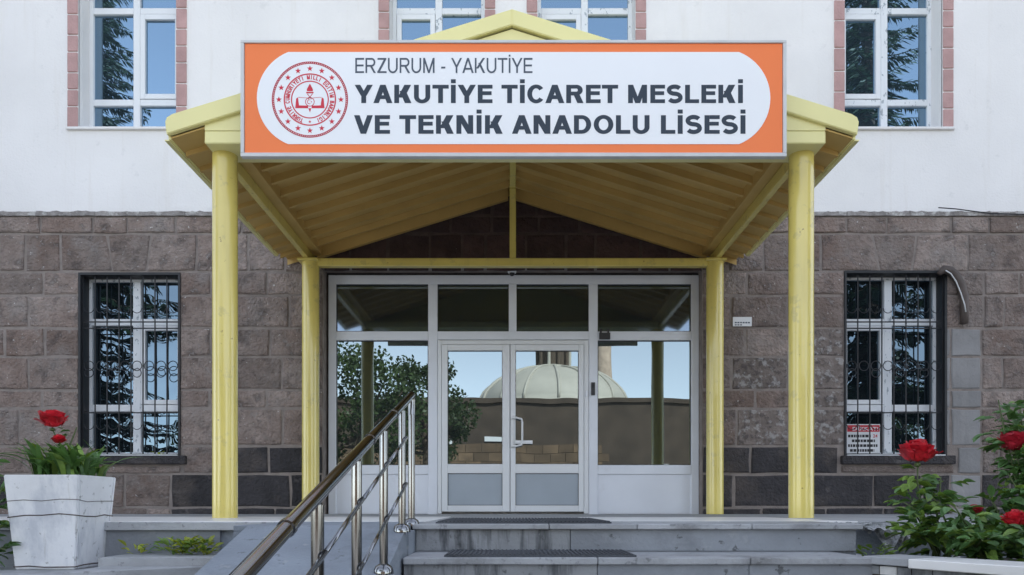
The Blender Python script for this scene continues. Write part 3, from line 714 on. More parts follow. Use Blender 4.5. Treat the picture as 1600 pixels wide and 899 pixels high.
# plain grotesque capitals drawn as strokes (cap height 1)
def glyph(ch, t):
    th = t * .82; out = []; acc = ''
    if ch in 'İÜĞÎ': acc = ch; ch = {'İ': 'I', 'Ü': 'U', 'Ğ': 'G', 'Î': 'I'}[ch]
    W = dict(A=.98, B=.84, C=.92, D=.86, E=.76, G=.96, H=.84, I=t, K=.90, L=.72, M=.98, N=.84, O=.98, R=.90, S=.84, T=.84, U=.84, V=.94, Y=.94, Z=.80)
    W['-'] = .36; w_ = W[ch]; s = t * 1.12
    rc = lambda a, b, c, d: out.append([[(a, c), (b, c), (b, d), (a, d)]])
    para = lambda xb, xt, y0, y1, k=s: out.append([[(xb, y0), (xb + k, y0), (xt + k, y1), (xt, y1)]])
    def arc(cx, cy, rx, ry, a0, a1, tx=t, ty=th, n=20):
        P_ = []
        for i in range(n + 1):
            a = R(a0 + (a1 - a0) * i / n); P_.append(((cx + rx * math.cos(a), cy + ry * math.sin(a)), (cx + (rx - tx) * math.cos(a), cy + (ry - ty) * math.sin(a))))
        out.append([[p[0], q_[0], q_[1], p[1]] for p, q_ in zip(P_, P_[1:])])
    def ribbon(c):
        P_ = []
        for i, p in enumerate(c):
            d_ = (Vector(c[min(i + 1, len(c) - 1)]) - Vector(c[max(i - 1, 0)])).normalized(); n_ = Vector((-d_.y, d_.x)) * (t * .46)
            P_.append(((p[0] + n_.x, p[1] + n_.y), (p[0] - n_.x, p[1] - n_.y)))
        out.append([[p[0], q_[0], q_[1], p[1]] for p, q_ in zip(P_, P_[1:])])
    if ch in 'BDEHIKLMNRU': rc(0, t, 0 if ch != 'U' else .36, 1)
    if ch in 'HMNU': rc(w_ - t, w_, 0 if ch != 'U' else .36, 1)
    if ch == 'E': rc(t, w_, 0, th); rc(t, w_ * .94, .44, .44 + th); rc(t, w_, 1 - th, 1)
    if ch == 'L': rc(t, w_, 0, th)
    if ch == 'T': rc(0, w_, 1 - th, 1); rc(w_ / 2 - t / 2, w_ / 2 + t / 2, 0, 1 - th)
    if ch == 'H': rc(t, w_ - t, .44, .44 + th)
    if ch == 'A': para(0, w_ / 2 - s / 2, 0, 1); para(w_ - s, w_ / 2 - s / 2, 0, 1); rc(.24 * w_, .76 * w_, .22, .22 + th)
    if ch == 'V': para(w_ / 2 - s / 2, 0, 0, 1); para(w_ / 2 - s / 2, w_ - s, 0, 1)
    if ch == 'Y': para(w_ / 2 - s * .52, 0, .40, 1, s * 1.04); para(w_ / 2 - s * .52, w_ - s * 1.04, .40, 1, s * 1.04); rc(w_ / 2 - t / 2, w_ / 2 + t / 2, 0, .42)
    if ch == 'K': para(t * .7, w_ - s * 1.35, .30, 1, s * 1.25); para(w_ - s * 1.25, .36 * w_ - s * .2, 0, .66, s * 1.2)
    if ch == 'N': para(w_ - t - s * .12, 0, 0, 1, s * 1.1)
    if ch == 'M': para(w_ / 2 - t / 2, 0, 0, 1, t * 1.04); para(w_ / 2 - t / 2, w_ - t * 1.04, 0, 1, t * 1.04)
    if ch == 'Z': rc(0, w_, 0, th); rc(.02, w_ - .02, 1 - th, 1); para(0, w_ - s * 1.3, th * .6, 1 - th * .6, s * 1.25)
    if ch == 'U': arc(w_ / 2, .36, w_ / 2, .375, 180, 360)
    if ch == 'O': arc(w_ / 2, .5, w_ / 2, .515, 0, 360, n=36)
    if ch in 'CG': arc(w_ / 2, .5, w_ / 2, .515, 38, 322, n=30)
    if ch == 'G': rc(w_ - t, w_, .12, .50); rc(w_ * .56, w_ - t * .2, .50 - th, .50)
    if ch == 'D': rc(t, w_ - .46, 0, th); rc(t, w_ - .46, 1 - th, 1); arc(w_ - .47, .5, .47, .5, -90, 90)
    if ch == 'R':
        rc(t, w_ - .36, 1 - th, 1); rc(t, w_ - .36, .42, .42 + th); arc(w_ - .37, .71, .32, .29, -90, 90); para(w_ - s * 1.15, .42 * w_, 0, .46, s * 1.12)
    if ch == 'B':
        for y0, y1, r_ in ((0, .56, .34), (.46, 1, .30)): rc(t, w_ - .34, y0, y0 + th); rc(t, w_ - .34, y1 - th, y1); arc(w_ - .35, (y0 + y1) / 2, r_, (y1 - y0) / 2, -90, 90)
    if ch == 'S':
        m_ = .515; rx = w_ / 2 - t * .46; k = t * .44; c = []
        cu, ru = (m_ + 1.015 - k) / 2, (1.015 - k - m_) / 2; cl, rl = (m_ - .015 + k) / 2, (m_ - k + .015) / 2
        for i in range(15): a = R(28 + (270 - 28) * i / 14); c.append((w_ / 2 + rx * .95 * math.cos(a), cu + ru * math.sin(a)))
        for i in range(1, 15): a = R(90 - (240) * i / 14); c.append((w_ / 2 + rx * math.cos(a), cl + rl * math.sin(a)))
        ribbon(c)
    if ch == '-': rc(0, w_, .30, .30 + th)
    if acc == 'İ': rc(0, t, 1.09, 1.09 + th * 1.05)
    if acc == 'Ü': rc(.18, .18 + t, 1.09, 1.09 + th); rc(w_ - .18 - t, w_ - .18, 1.09, 1.09 + th)
    if acc == 'Ğ': arc(w_ / 2, 1.28, .22, .2, 200, 340, th * .7, th * .7, 8)
    if acc == 'Î': out.append([[(-.12, 1.08), (t / 2 - .02, 1.25), (t / 2 + .02, 1.25), (t + .12, 1.08), (t / 2, 1.16)]])
    return w_, out
SB = dict(A=.015, V=.015, Y=.015, T=.03, C=.045, O=.045, G=.045, S=.04)
RB = dict(C=.0)
def layout(text, t):
    x = 0; L_ = []
    for ch in text:
        if ch == ' ': x += .40; continue
        w_, st = glyph(ch, t); lb = SB.get(ch, .085); rb = RB[ch] if ch in RB else SB.get(ch, .035 if ch in 'ELKRZ' else .085)
        L_.append((x + lb, w_, st)); x += lb + w_ + rb
    return L_
def put_letters(text, t, x0, x1, z0, z1, y, m, parent):
    L_ = layout(text, t); a, b = L_[0][0], L_[-1][0] + L_[-1][1]; kx = (x1 - x0) / (b - a); kz = z1 - z0
    for ox, w_, st in L_:
        bm = bmesh.new()
        for i, polys in enumerate(st):
            for pl_ in polys: bm.faces.new([bm.verts.new((x0 + (ox - a + p[0]) * kx, y - .00025 * i, z0 + p[1] * kz)) for p in pl_])
        bmesh.ops.remove_doubles(bm, verts=bm.verts, dist=1e-6)
        obj('letter', bm, m, parent)
put_letters('ERZURUM - YAKUTİYE', .145, sx_(555), sx_(832), sz_(114), sz_(90.5), YS + .003, M_slate, sign)
put_letters('YAKUTİYE TİCARET MESLEKİ', .25, sx_(554), sx_(1161), sz_(161), sz_(132.5), YS + .003, M_navy, sign)
put_letters('VE TEKNİK ANADOLU LİSESİ', .25, sx_(553), sx_(1165), sz_(209), sz_(180), YS + .003, M_navy, sign)
# emblem
em = bmesh.new(); ex, ez = sx_(484), sz_(155.5); u = YS / F; ye = YS + .0035
def annulus(bm, r0, r1, n=72):
    A_ = [[bm.verts.new((ex + r * math.cos(2 * math.pi * k / n), ye, ez + r * math.sin(2 * math.pi * k / n))) for k in range(n)] for r in (r0, r1)]
    for k in range(n): bm.faces.new((A_[0][k], A_[0][(k + 1) % n], A_[1][(k + 1) % n], A_[1][k]))
def star(bm, cx_, cz_, r, rot=0, n=5, inn=.42):
    ps = [(cx_ + (r if i % 2 == 0 else r * inn) * math.cos(rot + math.pi / 2 + math.pi * i / n), cz_ + (r if i % 2 == 0 else r * inn) * math.sin(rot + math.pi / 2 + math.pi * i / n)) for i in range(2 * n)]
    cv = bm.verts.new((cx_, ye, cz_)); vs = [bm.verts.new((p[0], ye, p[1])) for p in ps]
    for i in range(2 * n): bm.faces.new((cv, vs[i], vs[(i + 1) % (2 * n)]))
def flat(bm, pts): bm.faces.new([bm.verts.new((ex + p[0] * u, ye, ez + p[1] * u)) for p in pts])
# rope ring: slanted ticks between two thin rings
annulus(em, 58.3 * u, 59.6 * u); annulus(em, 55.8 * u, 56.9 * u)
for k in range(120):
    a = 2 * math.pi * k / 120; b = a + .034
    vs = [(56.3, a), (59.0, a + .03), (59.0, a + .062), (56.3, a + .032)]
    em.faces.new([em.verts.new((ex + r * u * math.cos(t_), ye, ez + r * u * math.sin(t_))) for r, t_ in vs])
annulus(em, 39.0 * u, 41.0 * u); annulus(em, 27.8 * u, 29.6 * u)
for k in range(16):
    a = math.pi / 2 + 2 * math.pi * k / 16
    star(em, ex + 48.5 * u * math.cos(a), ez + 48.5 * u * math.sin(a), 4.9 * u)
star(em, ex, ez - 34.6 * u, 2.6 * u)
# torch, flame, book, crescent
flat(em, [(0, 25), (2.2, 21), (4.8, 16), (4.6, 13), (-4.6, 13), (-4.8, 16), (-2.2, 21)])
flat(em, [(-6, 12), (6, 12), (5.6, 9.8), (-5.6, 9.8)])
flat(em, [(-5, 9.3), (-3.6, 9.3), (3.2, 0.8), (2.0, 0.4)]); flat(em, [(5, 9.3), (3.6, 9.3), (-3.2, 0.8), (-2.0, 0.4)])
flat(em, [(-21.5, 1.5), (-18.5, 3.5), (-17, -9), (-3, -9.5), (-2.5, -13.5), (-23, -13.5)])
flat(em, [(21.5, 1.5), (18.5, 3.5), (17, -9), (3, -9.5), (2.5, -13.5), (23, -13.5)])
flat(em, [(-18, 4), (-4, 3), (-4, 2.3), (-18, 3.2)]); flat(em, [(18, 4), (4, 3), (4, 2.3), (18, 3.2)])
flat(em, [(-2.4, -13.6), (2.4, -13.6), (0, -20)])
for k in range(20):
    a, b = 2 * math.pi * k / 20, 2 * math.pi * (k + 1) / 20
    flat(em, [(7.4 * math.cos(a), -3.5 + 7.4 * math.sin(a)), (7.4 * math.cos(b), -3.5 + 7.4 * math.sin(b)), (6.3 * math.cos(b), -3.5 + 6.3 * math.sin(b)), (6.3 * math.cos(a), -3.5 + 6.3 * math.sin(a))])
for k in range(14):
    a, b = math.pi * .25 + math.pi * 1.5 * k / 14, math.pi * .25 + math.pi * 1.5 * (k + 1) / 14
    def cr(t_, w_): return (-.8 + 3.6 * math.cos(t_) + (w_ * .9), -3.5 + 3.6 * math.sin(t_) * (1 - .22 * w_))
    flat(em, [cr(a, 0), cr(b, 0), cr(b, 1), cr(a, 1)])
star(em, ex + 2.4 * u, ez - 3.5 * u, 1.4 * u, R(90))
phrase = 'TÜRKİYE CUMHURİYETİ MİLLÎ EĞİTİM BAKANLIĞI'
span = R(324)
for i, ch in enumerate(phrase):
    if ch == ' ': continue
    w_, st = glyph(ch, .27); sc = 6.8 * u
    t_ = -math.pi / 2 - R(18) - span * (i + .5) / len(phrase)
    n_ = Vector((math.cos(t_), math.sin(t_))); tx = Vector((n_.y, -n_.x))
    for k, polys in enumerate(st):
        for pl_ in polys:
            vs = []
            for p in pl_:
                q_ = tx * ((p[0] - w_ / 2) * sc * .72) + n_ * (31.6 * u + p[1] * sc); vs.append(em.verts.new((ex + q_.x, ye - .0002 * k, ez + q_.y)))
            em.faces.new(vs)
obj('emblem', em, M_red, sign)
# hanger brackets behind the sign
for px in (420, 800, 1190):
    obj('bracket', nb(sx_(px) - .02, sx_(px) + .02, YS + .046, 6.549 if px == 800 else 6.589, 4.62 if px != 800 else 5.13, 4.66 if px != 800 else 5.17), M_steel, sign)

# ------------------------------------------------------------------ handrail
rail = thing('handrail', (-0.6, 2.8, 0.8), 'polished steel tube handrail rising along the concrete ramp to the porch', 'handrail')
XR = -0.60
def zr_(y): return 2.017 - .2825 * (4.586 - y)
def zramp(y): return FLOOR - .29 * max(0, 4.27 - y)
bm = bmesh.new()
tube(bm, [(XR, 4.586, 1.90), (XR, 4.59, 1.985), (XR, 4.575, zr_(4.575) + .006), (XR, 4.54, zr_(4.54))] + [(XR, y_, zr_(y_)) for y_ in (4.3, 3, 1.5, .5)], .0225, 16)
sharp(obj('top_rail', bm, M_steel, rail), 50)
py_ = [4.586, 4.19, 3.59, 2.965, 2.37, 1.77, 1.17, 0.6]
for i, y_ in enumerate(py_):
    base = FLOOR if i == 0 else zramp(y_)
    bm = bmesh.new(); tube(bm, [(XR, y_, base), (XR, y_, zr_(y_) - (.03 if i else .11))], .0205, 16)
    p = sharp(obj('rail_post', bm, M_steel, rail))
    bm = bmesh.new(); lathe(bm, [(.046, -.012), (.046, .006), (.040, .022), (.022, .034)], (XR, y_, base), 20)
    sharp(obj('base_cup', bm, M_steel, p), 50)
    if i:
        bm = bmesh.new(); tube(bm, [(XR, y_, zr_(y_) - .06), (XR, y_, zr_(y_) - .026)], .013, 10)
        obj('rail_bracket', bm, M_steel, p, smooth=True)
for off in (.175, .425):
    for a, b in zip(py_[1:], py_[2:]):
        bm = bmesh.new(); tube(bm, [(XR + .025, a, zr_(a) - off), (XR + .025, b, zr_(b) - off - .0)], .0085, 8)
        obj('mid_bar', bm, M_steel, rail, smooth=True)
for y_ in (3.9, 3.25, 2.05):
    bm = bmesh.new(); tube(bm, [(XR, y_ - .012, zr_(y_ - .012)), (XR, y_ + .012, zr_(y_ + .012))], .026, 16); sharp(obj('rail_collar', bm, M_steel, rail), 50)

# ------------------------------------------------------------------ planter
pl = thing('marble_planter', (-2.99, 5.1, 0.948), 'tapered square white marble planter with rusty wire ties and strap leaves', 'planter')
def frustum(bm, cx_, cy_, wb, wt, z0, z1):
    A_ = [bm.verts.new((cx_ + a * wb / 2, cy_ + b * wb / 2, z0)) for a, b in ((-1, -1), (1, -1), (1, 1), (-1, 1))]
    B_ = [bm.verts.new((cx_ + a * wt / 2, cy_ + b * wt / 2, z1)) for a, b in ((-1, -1), (1, -1), (1, 1), (-1, 1))]
    bm.faces.new(A_[::-1]); bm.faces.new(B_)
    for i in range(4): bm.faces.new((A_[i], A_[(i + 1) % 4], B_[(i + 1) % 4], B_[i]))
    return A_, B_
PCX, PCY, PZ0, PH = -2.992, 5.11, 0.95, 0.605
wb, wt = 0.385, 0.475
for k, (a, b) in enumerate(((0, -1), (1, 0), (0, 1), (-1, 0))):      # four slabs
    bm = bmesh.new(); th = .03
    def corner(w_, z, s, inset):
        h = w_ / 2 - inset
        e_ = h if k % 2 == 0 else h - (th if inset == 0 else 0) * 1.0
        if k % 2 == 0: return (PCX + s * (w_ / 2 if inset == 0 else w_ / 2), PCY + b * h, z)
        return (PCX + a * h, PCY + s * (w_ / 2 - th - .001), z)
    V = [bm.verts.new(corner(w_, z, s, ins)) for ins in (0, th) for w_, z in ((wb, PZ0), (wt, PZ0 + PH)) for s in (-1, 1)]
    for f in ((0, 1, 3, 2), (4, 6, 7, 5), (0, 4, 5, 1), (2, 3, 7, 6), (0, 2, 6, 4), (1, 5, 7, 3)): bm.faces.new([V[i] for i in f])
    bmesh.ops.bevel(bm, geom=list(bm.edges), offset=.006, segments=2, affect='EDGES')
    obj('marble_slab', bm, M_marble, pl)
bm = bmesh.new(); frustum(bm, PCX, PCY, wb - .061, wt - .066, PZ0 + .002, PZ0 + PH - .03); obj('soil', bm, M_soil, pl)
def tie(z, m_, r_=.004, half=False, wob=.008):
    w_ = wb + (wt - wb) * (z - PZ0) / PH; h = w_ / 2 + .002; pts = []
    for (ax, ay), (bx, by) in (((-1, -1), (1, -1)), ((1, -1), (1, 1)), ((1, 1), (-1, 1)), ((-1, 1), (-1, -1))):
        for t_ in (0, .25, .5, .75): pts.append((PCX + h * (ax + (bx - ax) * t_), PCY + h * (ay + (by - ay) * t_), z + rs.uniform(-wob, wob)))
    pts.append(pts[0]); bm = bmesh.new(); tube(bm, pts, r_, 5); obj('wire_tie', bm, m_, pl)
tie(PZ0 + .345, M_cable, .0035, wob=.013); tie(PZ0 + .44, M_cable, .002, wob=.01); tie(PZ0 + .02, M_cable, .004)
# strap leaves
def strap(bm, base, ang, length, lean, wid, rnd):
    pts = []; n = 6
    dx_, dy_ = math.cos(ang), math.sin(ang)
    for i in range(n + 1):
        t_ = i / n; out = lean * length * t_ ** 1.7; up = length * (t_ - .55 * lean * t_ ** 2.4)
        pts.append(Vector((base[0] + dx_ * out, base[1] + dy_ * out, base[2] + up)))
    sd_ = Vector((-dy_, dx_, 0)); prev = None
    for i, p in enumerate(pts):
        w_ = wid * (.55 + 1.1 * (i / n)) * (1 - (i / n) ** 3.2) + .0012
        l = bm.verts.new(p - sd_ * w_ + Vector((0, 0, w_ * .35))); c_ = bm.verts.new(p); r = bm.verts.new(p + sd_ * w_ + Vector((0, 0, w_ * .35)))
        if prev: bm.faces.new((prev[0], prev[1], c_, l)); bm.faces.new((prev[1], prev[2], r, c_))
        prev = (l, c_, r)
rp = random.Random(5)
lp = thing('strap_leaf_plant', (PCX, PCY, PZ0 + PH - .03), 'bright green clump of broad strap leaves growing in the marble planter', 'plant')
for k in range(150):
    bm = bmesh.new()
    bx = PCX + rp.uniform(-.11, .2); by = PCY + rp.uniform(-.17, .17)
    strap(bm, (bx, by, PZ0 + PH - .035), rp.uniform(0, 6.28), rp.uniform(.17, .36), rp.uniform(.25, 1.0), rp.uniform(.012, .023), rp)
    obj('leaf', bm, M_strap if rp.random() < .75 else M_leaf2, lp, smooth=True)

# ------------------------------------------------------------------ roses
def petal_bloom(bm, c, r, rnd, n=46):
    """a full double bloom: cupped petals overlapping over a slightly flattened ball"""
    c = Vector(c)
    for k in range(n):
        f = (k + .5) / n; th = math.acos(1 - 1.45 * f); az = k * 2.39996 + rnd.uniform(-.3, .3)
        nr = Vector((math.sin(th) * math.cos(az), math.sin(th) * math.sin(az), math.cos(th)))
        up = (Vector((0, 0, 1)) - nr * nr.z); up = up.normalized() if up.length > .05 else Vector((1, 0, 0)); sd_ = nr.cross(up)
        R0 = r * rnd.uniform(.62, .86); flare = rnd.uniform(.15, .55); L_ = r * rnd.uniform(.55, .85); W = r * rnd.uniform(.34, .5)
        p0 = c + Vector((nr.x * R0 * 1.12, nr.y * R0 * 1.12, nr.z * R0 * .74)); rows = []
        for i in range(4):
            t_ = i / 3 - .35
            p = p0 + up * (L_ * t_) + nr * (r * flare * t_ * abs(t_) * 1.6 - r * .25 * (1 - i / 3) ** 2); w_ = W * (.55 + .9 * (i / 3) - .55 * (i / 3) ** 3)
            rows.append([bm.verts.new(p + sd_ * (w_ * s_) - nr * (abs(s_) * w_ * .35) + Vector([rnd.uniform(-.05, .05) * r for _ in range(3)])) for s_ in (-1, -.4, .4, 1)])
        for a_, b_ in zip(rows, rows[1:]):
            for i in range(3): bm.faces.new((a_[i], a_[i + 1], b_[i + 1], b_[i]))
    b = bmesh.new(); bmesh.ops.create_icosphere(b, subdivisions=2, radius=r * .55)
    for v in b.verts: v.co = Vector((v.co.x, v.co.y, v.co.z * .7)) + c
    me = bpy.data.meshes.new('t'); b.to_mesh(me); b.free(); bm.from_mesh(me); bpy.data.meshes.remove(me)
def leaf_mesh(name, m, asp=.55):
    bm = bmesh.new(); n = 6; prev = None
    for i in range(n + 1):
        t_ = i / n; w_ = asp * .5 * math.sin(math.pi * min(1, t_ * .93 + .04)) ** .8; zc_ = -.25 * t_ * t_
        l = bm.verts.new((-w_, t_, zc_ + w_ * .45)); c_ = bm.verts.new((0, t_, zc_)); r = bm.verts.new((w_, t_, zc_ + w_ * .45))
        if prev: bm.faces.new((prev[0], prev[1], c_, l)); bm.faces.new((prev[1], prev[2], r, c_))
        prev = (l, c_, r)
    me = bpy.data.meshes.new(name); bm.to_mesh(me); bm.free(); me.materials.append(m)
    me.polygons.foreach_set('use_smooth', [True] * len(me.polygons))
    return me
LM = [leaf_mesh('rose_leaf', M_leaf), leaf_mesh('rose_leaf_fresh', M_leaf2)]
def add_leaf(parent, me, p, direction, size, roll):
    o = bpy.data.objects.new('leaf', me)
    q = Vector(direction).to_track_quat('Y', 'Z'); o.rotation_mode = 'QUATERNION'
    o.rotation_quaternion = q @ Matrix.Rotation(roll, 4, 'Y').to_quaternion(); o.location = p; o.scale = (size,) * 3
    return link(o, parent)
def rose_bush(base, stems, label, seed, fresh=.2, lsz=(.045, .08), dens=16, group=None, blooms=()):
    rnd = random.Random(seed); root = thing('rose_bush', base, label, 'rose bush', group)
    base = Vector(base)
    for tip in stems:
        tip = Vector(tip); mid = base.lerp(tip, .5) + Vector((rnd.uniform(-.06, .06), rnd.uniform(-.06, .06), .05))
        pts = [base + Vector((rnd.uniform(-.05, .05), rnd.uniform(-.05, .05), -.02)), base.lerp(mid, .5), mid, mid.lerp(tip, .5) + Vector((rnd.uniform(-.02, .02), 0, .02)), tip]
        bm = bmesh.new(); tube(bm, pts, [.008, .007, .006, .005, .0035], 6); obj('stem', bm, M_stem, root, smooth=True)
        L_ = (tip - base).length
        for k in range(int(dens * L_ / .5)):
            t_ = rnd.uniform(.18, .97) * 4; i = min(3, int(t_)); p = pts[i].lerp(pts[i + 1], t_ - i)
            az = rnd.uniform(0, 6.28); dv = Vector((math.cos(az), math.sin(az), rnd.uniform(-.25, .6))).normalized()
            st = rnd.uniform(.02, .10)
            for q in range(3):       # a small compound leaf: three leaflets
                d2 = (dv + Vector((rnd.uniform(-.6, .6), rnd.uniform(-.6, .6), rnd.uniform(-.35, .3)))).normalized()
                add_leaf(root, LM[1] if rnd.random() < fresh else LM[0], p + dv * st * (.6 + .4 * q), d2, rnd.uniform(*lsz), rnd.uniform(-.7, .7))
    for c, r, m in blooms:
        bm = bmesh.new(); petal_bloom(bm, c, r, rnd); b = obj('bloom', bm, m, root)
        bm = bmesh.new(); lump(bm, (c[0], c[1], c[2] - r * .55), (r * .22, r * .22, r * .18), rnd); obj('sepals', bm, M_stem, b)
    return root
ZB = 1.0
def q(px, py, Y): p = P(px, py, Y); return (p.x, p.y, p.z)
c1 = q(1434, 712, 4.5)
rose_bush((2.52, 4.5, ZB), [(c1[0], c1[1], c1[2] - .06), q(1412, 785, 4.4), q(1470, 745, 4.6), q(1425, 800, 4.35), q(1450, 770, 4.45), q(1415, 835, 4.25), q(1445, 830, 4.2)],
          'rose bush with one large scarlet bloom rising before the right grilled window', 21, fresh=.55, dens=17, lsz=(.055, .10), blooms=[(c1, .098, M_petal)])
c2 = q(1522, 802, 4.3)
rose_bush((2.66, 4.25, ZB), [q(1520, 800, 4.3), q(1490, 790, 4.2), q(1545, 775, 4.45), q(1500, 835, 4.0), q(1560, 830, 4.1), q(1468, 828, 4.2), q(1535, 845, 3.9)],
          'low dense rose bush with one small dark red bud above the coping', 22, fresh=.25, dens=30, lsz=(.05, .09), blooms=[((c2[0], c2[1], c2[2] + .01), .042, M_petal2)])
c3 = q(1584, 695, 4.5); c4 = q(1587, 814, 4.0)
rose_bush((2.98, 4.35, ZB), [(c3[0], c3[1], c3[2] - .03), q(1560, 625, 4.6), q(1595, 640, 4.6), q(1620, 600, 4.7), q(1575, 740, 4.4), q(1610, 760, 4.3), (c4[0], c4[1], c4[2] - .03), q(1570, 845, 3.9), q(1610, 830, 3.9), q(1640, 700, 4.5), q(1590, 665, 4.5)],
          'tall rose bush with two red blooms and arching shoots at the bed end', 23, fresh=.12, dens=20, lsz=(.05, .09), blooms=[(c3, .088, M_petal2), (c4, .06, M_petal)])
# red flowers in the planter
f1 = q(82, 660, 5.15); f2 = q(92, 689, 5.1)
rose_bush((PCX - .03, PCY, PZ0 + PH - .03), [(f1[0], f1[1], f1[2] - .05), (f2[0], f2[1], f2[2] - .03), q(120, 668, 5.2)],
          'red flowers on thin stems rising out of the marble planter', 24, dens=3, lsz=(.03, .05), blooms=[(f1, .088, M_petal), (f2, .045, M_petal)])
rose_bush((-3.55, 5.0, .94), [q(4, 760, 4.9), q(10, 820, 4.9), q(-20, 700, 4.95), q(-40, 790, 4.9), q(8, 860, 4.8), q(-5, 800, 4.8)],
          'leafy bush without flowers growing behind the marble planter side', 25, dens=18, fresh=.1)
# weeds at the terrace edge
def weed(c, n, h, m, label, seed):
    rnd = random.Random(seed); root = thing('weed', c, label, 'weed', None)
    for k in range(n):
        a = rnd.uniform(0, 6.28); r = rnd.uniform(0, .1)
        add_leaf(root, m, Vector(c) + Vector((r * math.cos(a), r * math.sin(a) * .5, rnd.uniform(0, h))), Vector((math.cos(a), math.sin(a), rnd.uniform(.2, 1.2))).normalized(), rnd.uniform(.035, .075), rnd.uniform(-.8, .8))
YL = leaf_mesh('weed_leaf', M_yleaf, .4); GL = leaf_mesh('weed_leaf_green', M_leaf2, .35)
weed((PX(213, 5.15), 5.15, 1.03), 14, .06, YL, 'small yellow weed against the grey riser beside the planter', 31)
weed((PX(228, 5.18), 5.18, 1.03), 7, .07, leaf_mesh('pale_leaf', M_strap, .3), 'thin pale weed standing next to the yellow weed', 32)
for k, px in enumerate((270, 288, 305, 322)):
    weed((PX(px, 5.12), 5.12, 1.03), 44, .09, YL if k % 2 else GL, ('broad green weed at the corner of ramp and porch', 'yellow green weed spreading by the ramp edge')[k % 2], 33 + k)
for o in list(C.objects):
    if o.get('category') == 'weed' and 'ramp' in o['label']: o['group'] = 'weeds by the ramp'
for k in range(7):
    x_ = -2.3 + k * .12
    weed((x_, 4.42 + .06 * k, .80), 20, .10, GL if k % 2 else LM[0], 'dark green weed growing in front of the terrace slab', 40 + k)
for o in list(C.objects):
    if o.get('category') == 'weed' and 'terrace slab' in o['label']: o['group'] = 'weeds before the terrace slab'
weed((wx(250), YW - .03, wz(711)), 7, .03, YL, 'yellow green leaf sprig lying on the left grilled window sill', 60)
for k in range(3):
    weed((2.2 + .1 * k, 4.75 + .1 * k, 1.0), 16, .09, GL, 'small green weed in the bed below the broken mortar', 50 + k)
for o in list(C.objects):
    if o.get('category') == 'weed' and 'broken' in o['label']: o['group'] = 'weeds below the broken mortar'

# ------------------------------------------------------------------ small things
m1 = bmesh.new(); box(m1, -.46, .60, 4.63, 5.9, FLOOR + .001, FLOOR + .010)
mt = thing('rubber_mat', (0.07, 5.2, FLOOR), 'black ridged rubber mat lying before the doors on the porch', 'mat')
obj('mat_base', m1, M_rubber, mt)
bm = bmesh.new()
for k in range(44): box(bm, -.45 + k * .024, -.44 + k * .024, 4.64, 5.89, FLOOR + .0102, FLOOR + .016)
tag(obj('mat_ridges', bm, M_rubber, mt), kind='stuff')
mt2 = thing('rubber_mat', (0.1, 4.3, 1.086), 'black ridged rubber mat lying on the step tread below the porch', 'mat')
obj('mat_base', nb(-.36, .66, 4.07, 4.55, 1.087, 1.096), M_rubber, mt2)
bm = bmesh.new()
for k in range(42): box(bm, -.35 + k * .024, -.34 + k * .024, 4.08, 4.54, 1.0962, 1.101)
tag(obj('mat_ridges', bm, M_rubber, mt2), kind='stuff')

cc = thing('dome_camera', (0.0, 10.05, dz(424)), 'small white dome security camera above the entrance doors', 'camera')
bm = bmesh.new(); lathe(bm, [(.02, .0), (.06, .0), (.06, -.03), (.05, -.045)], (0.0, YD - .075, dz(424.5)), 20); sharp(obj('housing', bm, M_white, cc), 40)
bm = bmesh.new(); lathe(bm, [(.036, -.046), (.032, -.066), (.018, -.08), (.004, -.084)], (0.0, YD - .075, dz(424.5)), 16); obj('lens_dome', bm, M_dark, cc, smooth=True)
obj('mount_arm', nb(-.02, .02, YD - .075, YD - .001, dz(424.5) + .001, dz(424.5) + .012), M_white, cc)
ib = thing('intercom', (dx(927), YD - .01, dz(608)), 'small black card reader fixed on the right door mullion', 'intercom')
obj('body', nb(dx(923.5), dx(929.5), YD - .025, YD - .001, dz(618), dz(598), bev=.004), M_dark, ib)
obj('screen', nb(dx(924.5), dx(928.5), YD - .027, YD - .0255, dz(607), dz(601)), M_black, ib)
dv = thing('sensor_device', (dx(943), YD - .02, dz(524)), 'small black sensor clipped to the transom at the right mullion', 'device')
obj('body', nb(dx(936), dx(953), YD - .04, YD - .006, dz(531), dz(521), bev=.004), M_dark, dv)
for px in (938.5, 950): obj('antenna', nb(dx(px) - .012, dx(px) + .012, YD - .036, YD - .01, dz(521), dz(515)), M_dark, dv)
pp = thing('wall_plate', (wx(1158), YW - .03, wz(504)), 'small white plate with two dark lines on the brown stones', 'plate')
obj('plate', nb(wx(1144), wx(1173.5), YW - .032, YW - .018, wz(511), wz(496.5), bev=.002), M_pplate, pp)
bm = bmesh.new()
for x_ in range(6): box(bm, wx(1147 + x_ * 4.1), wx(1150 + x_ * 4.1), YW - .0335, YW - .0322, wz(506.3), wz(504.2))
for x_ in range(3): box(bm, wx(1147 + x_ * 4.1), wx(1150 + x_ * 4.1), YW - .0335, YW - .0322, wz(509.7), wz(508.0))
obj('printed_lines', bm, M_slate, pp)
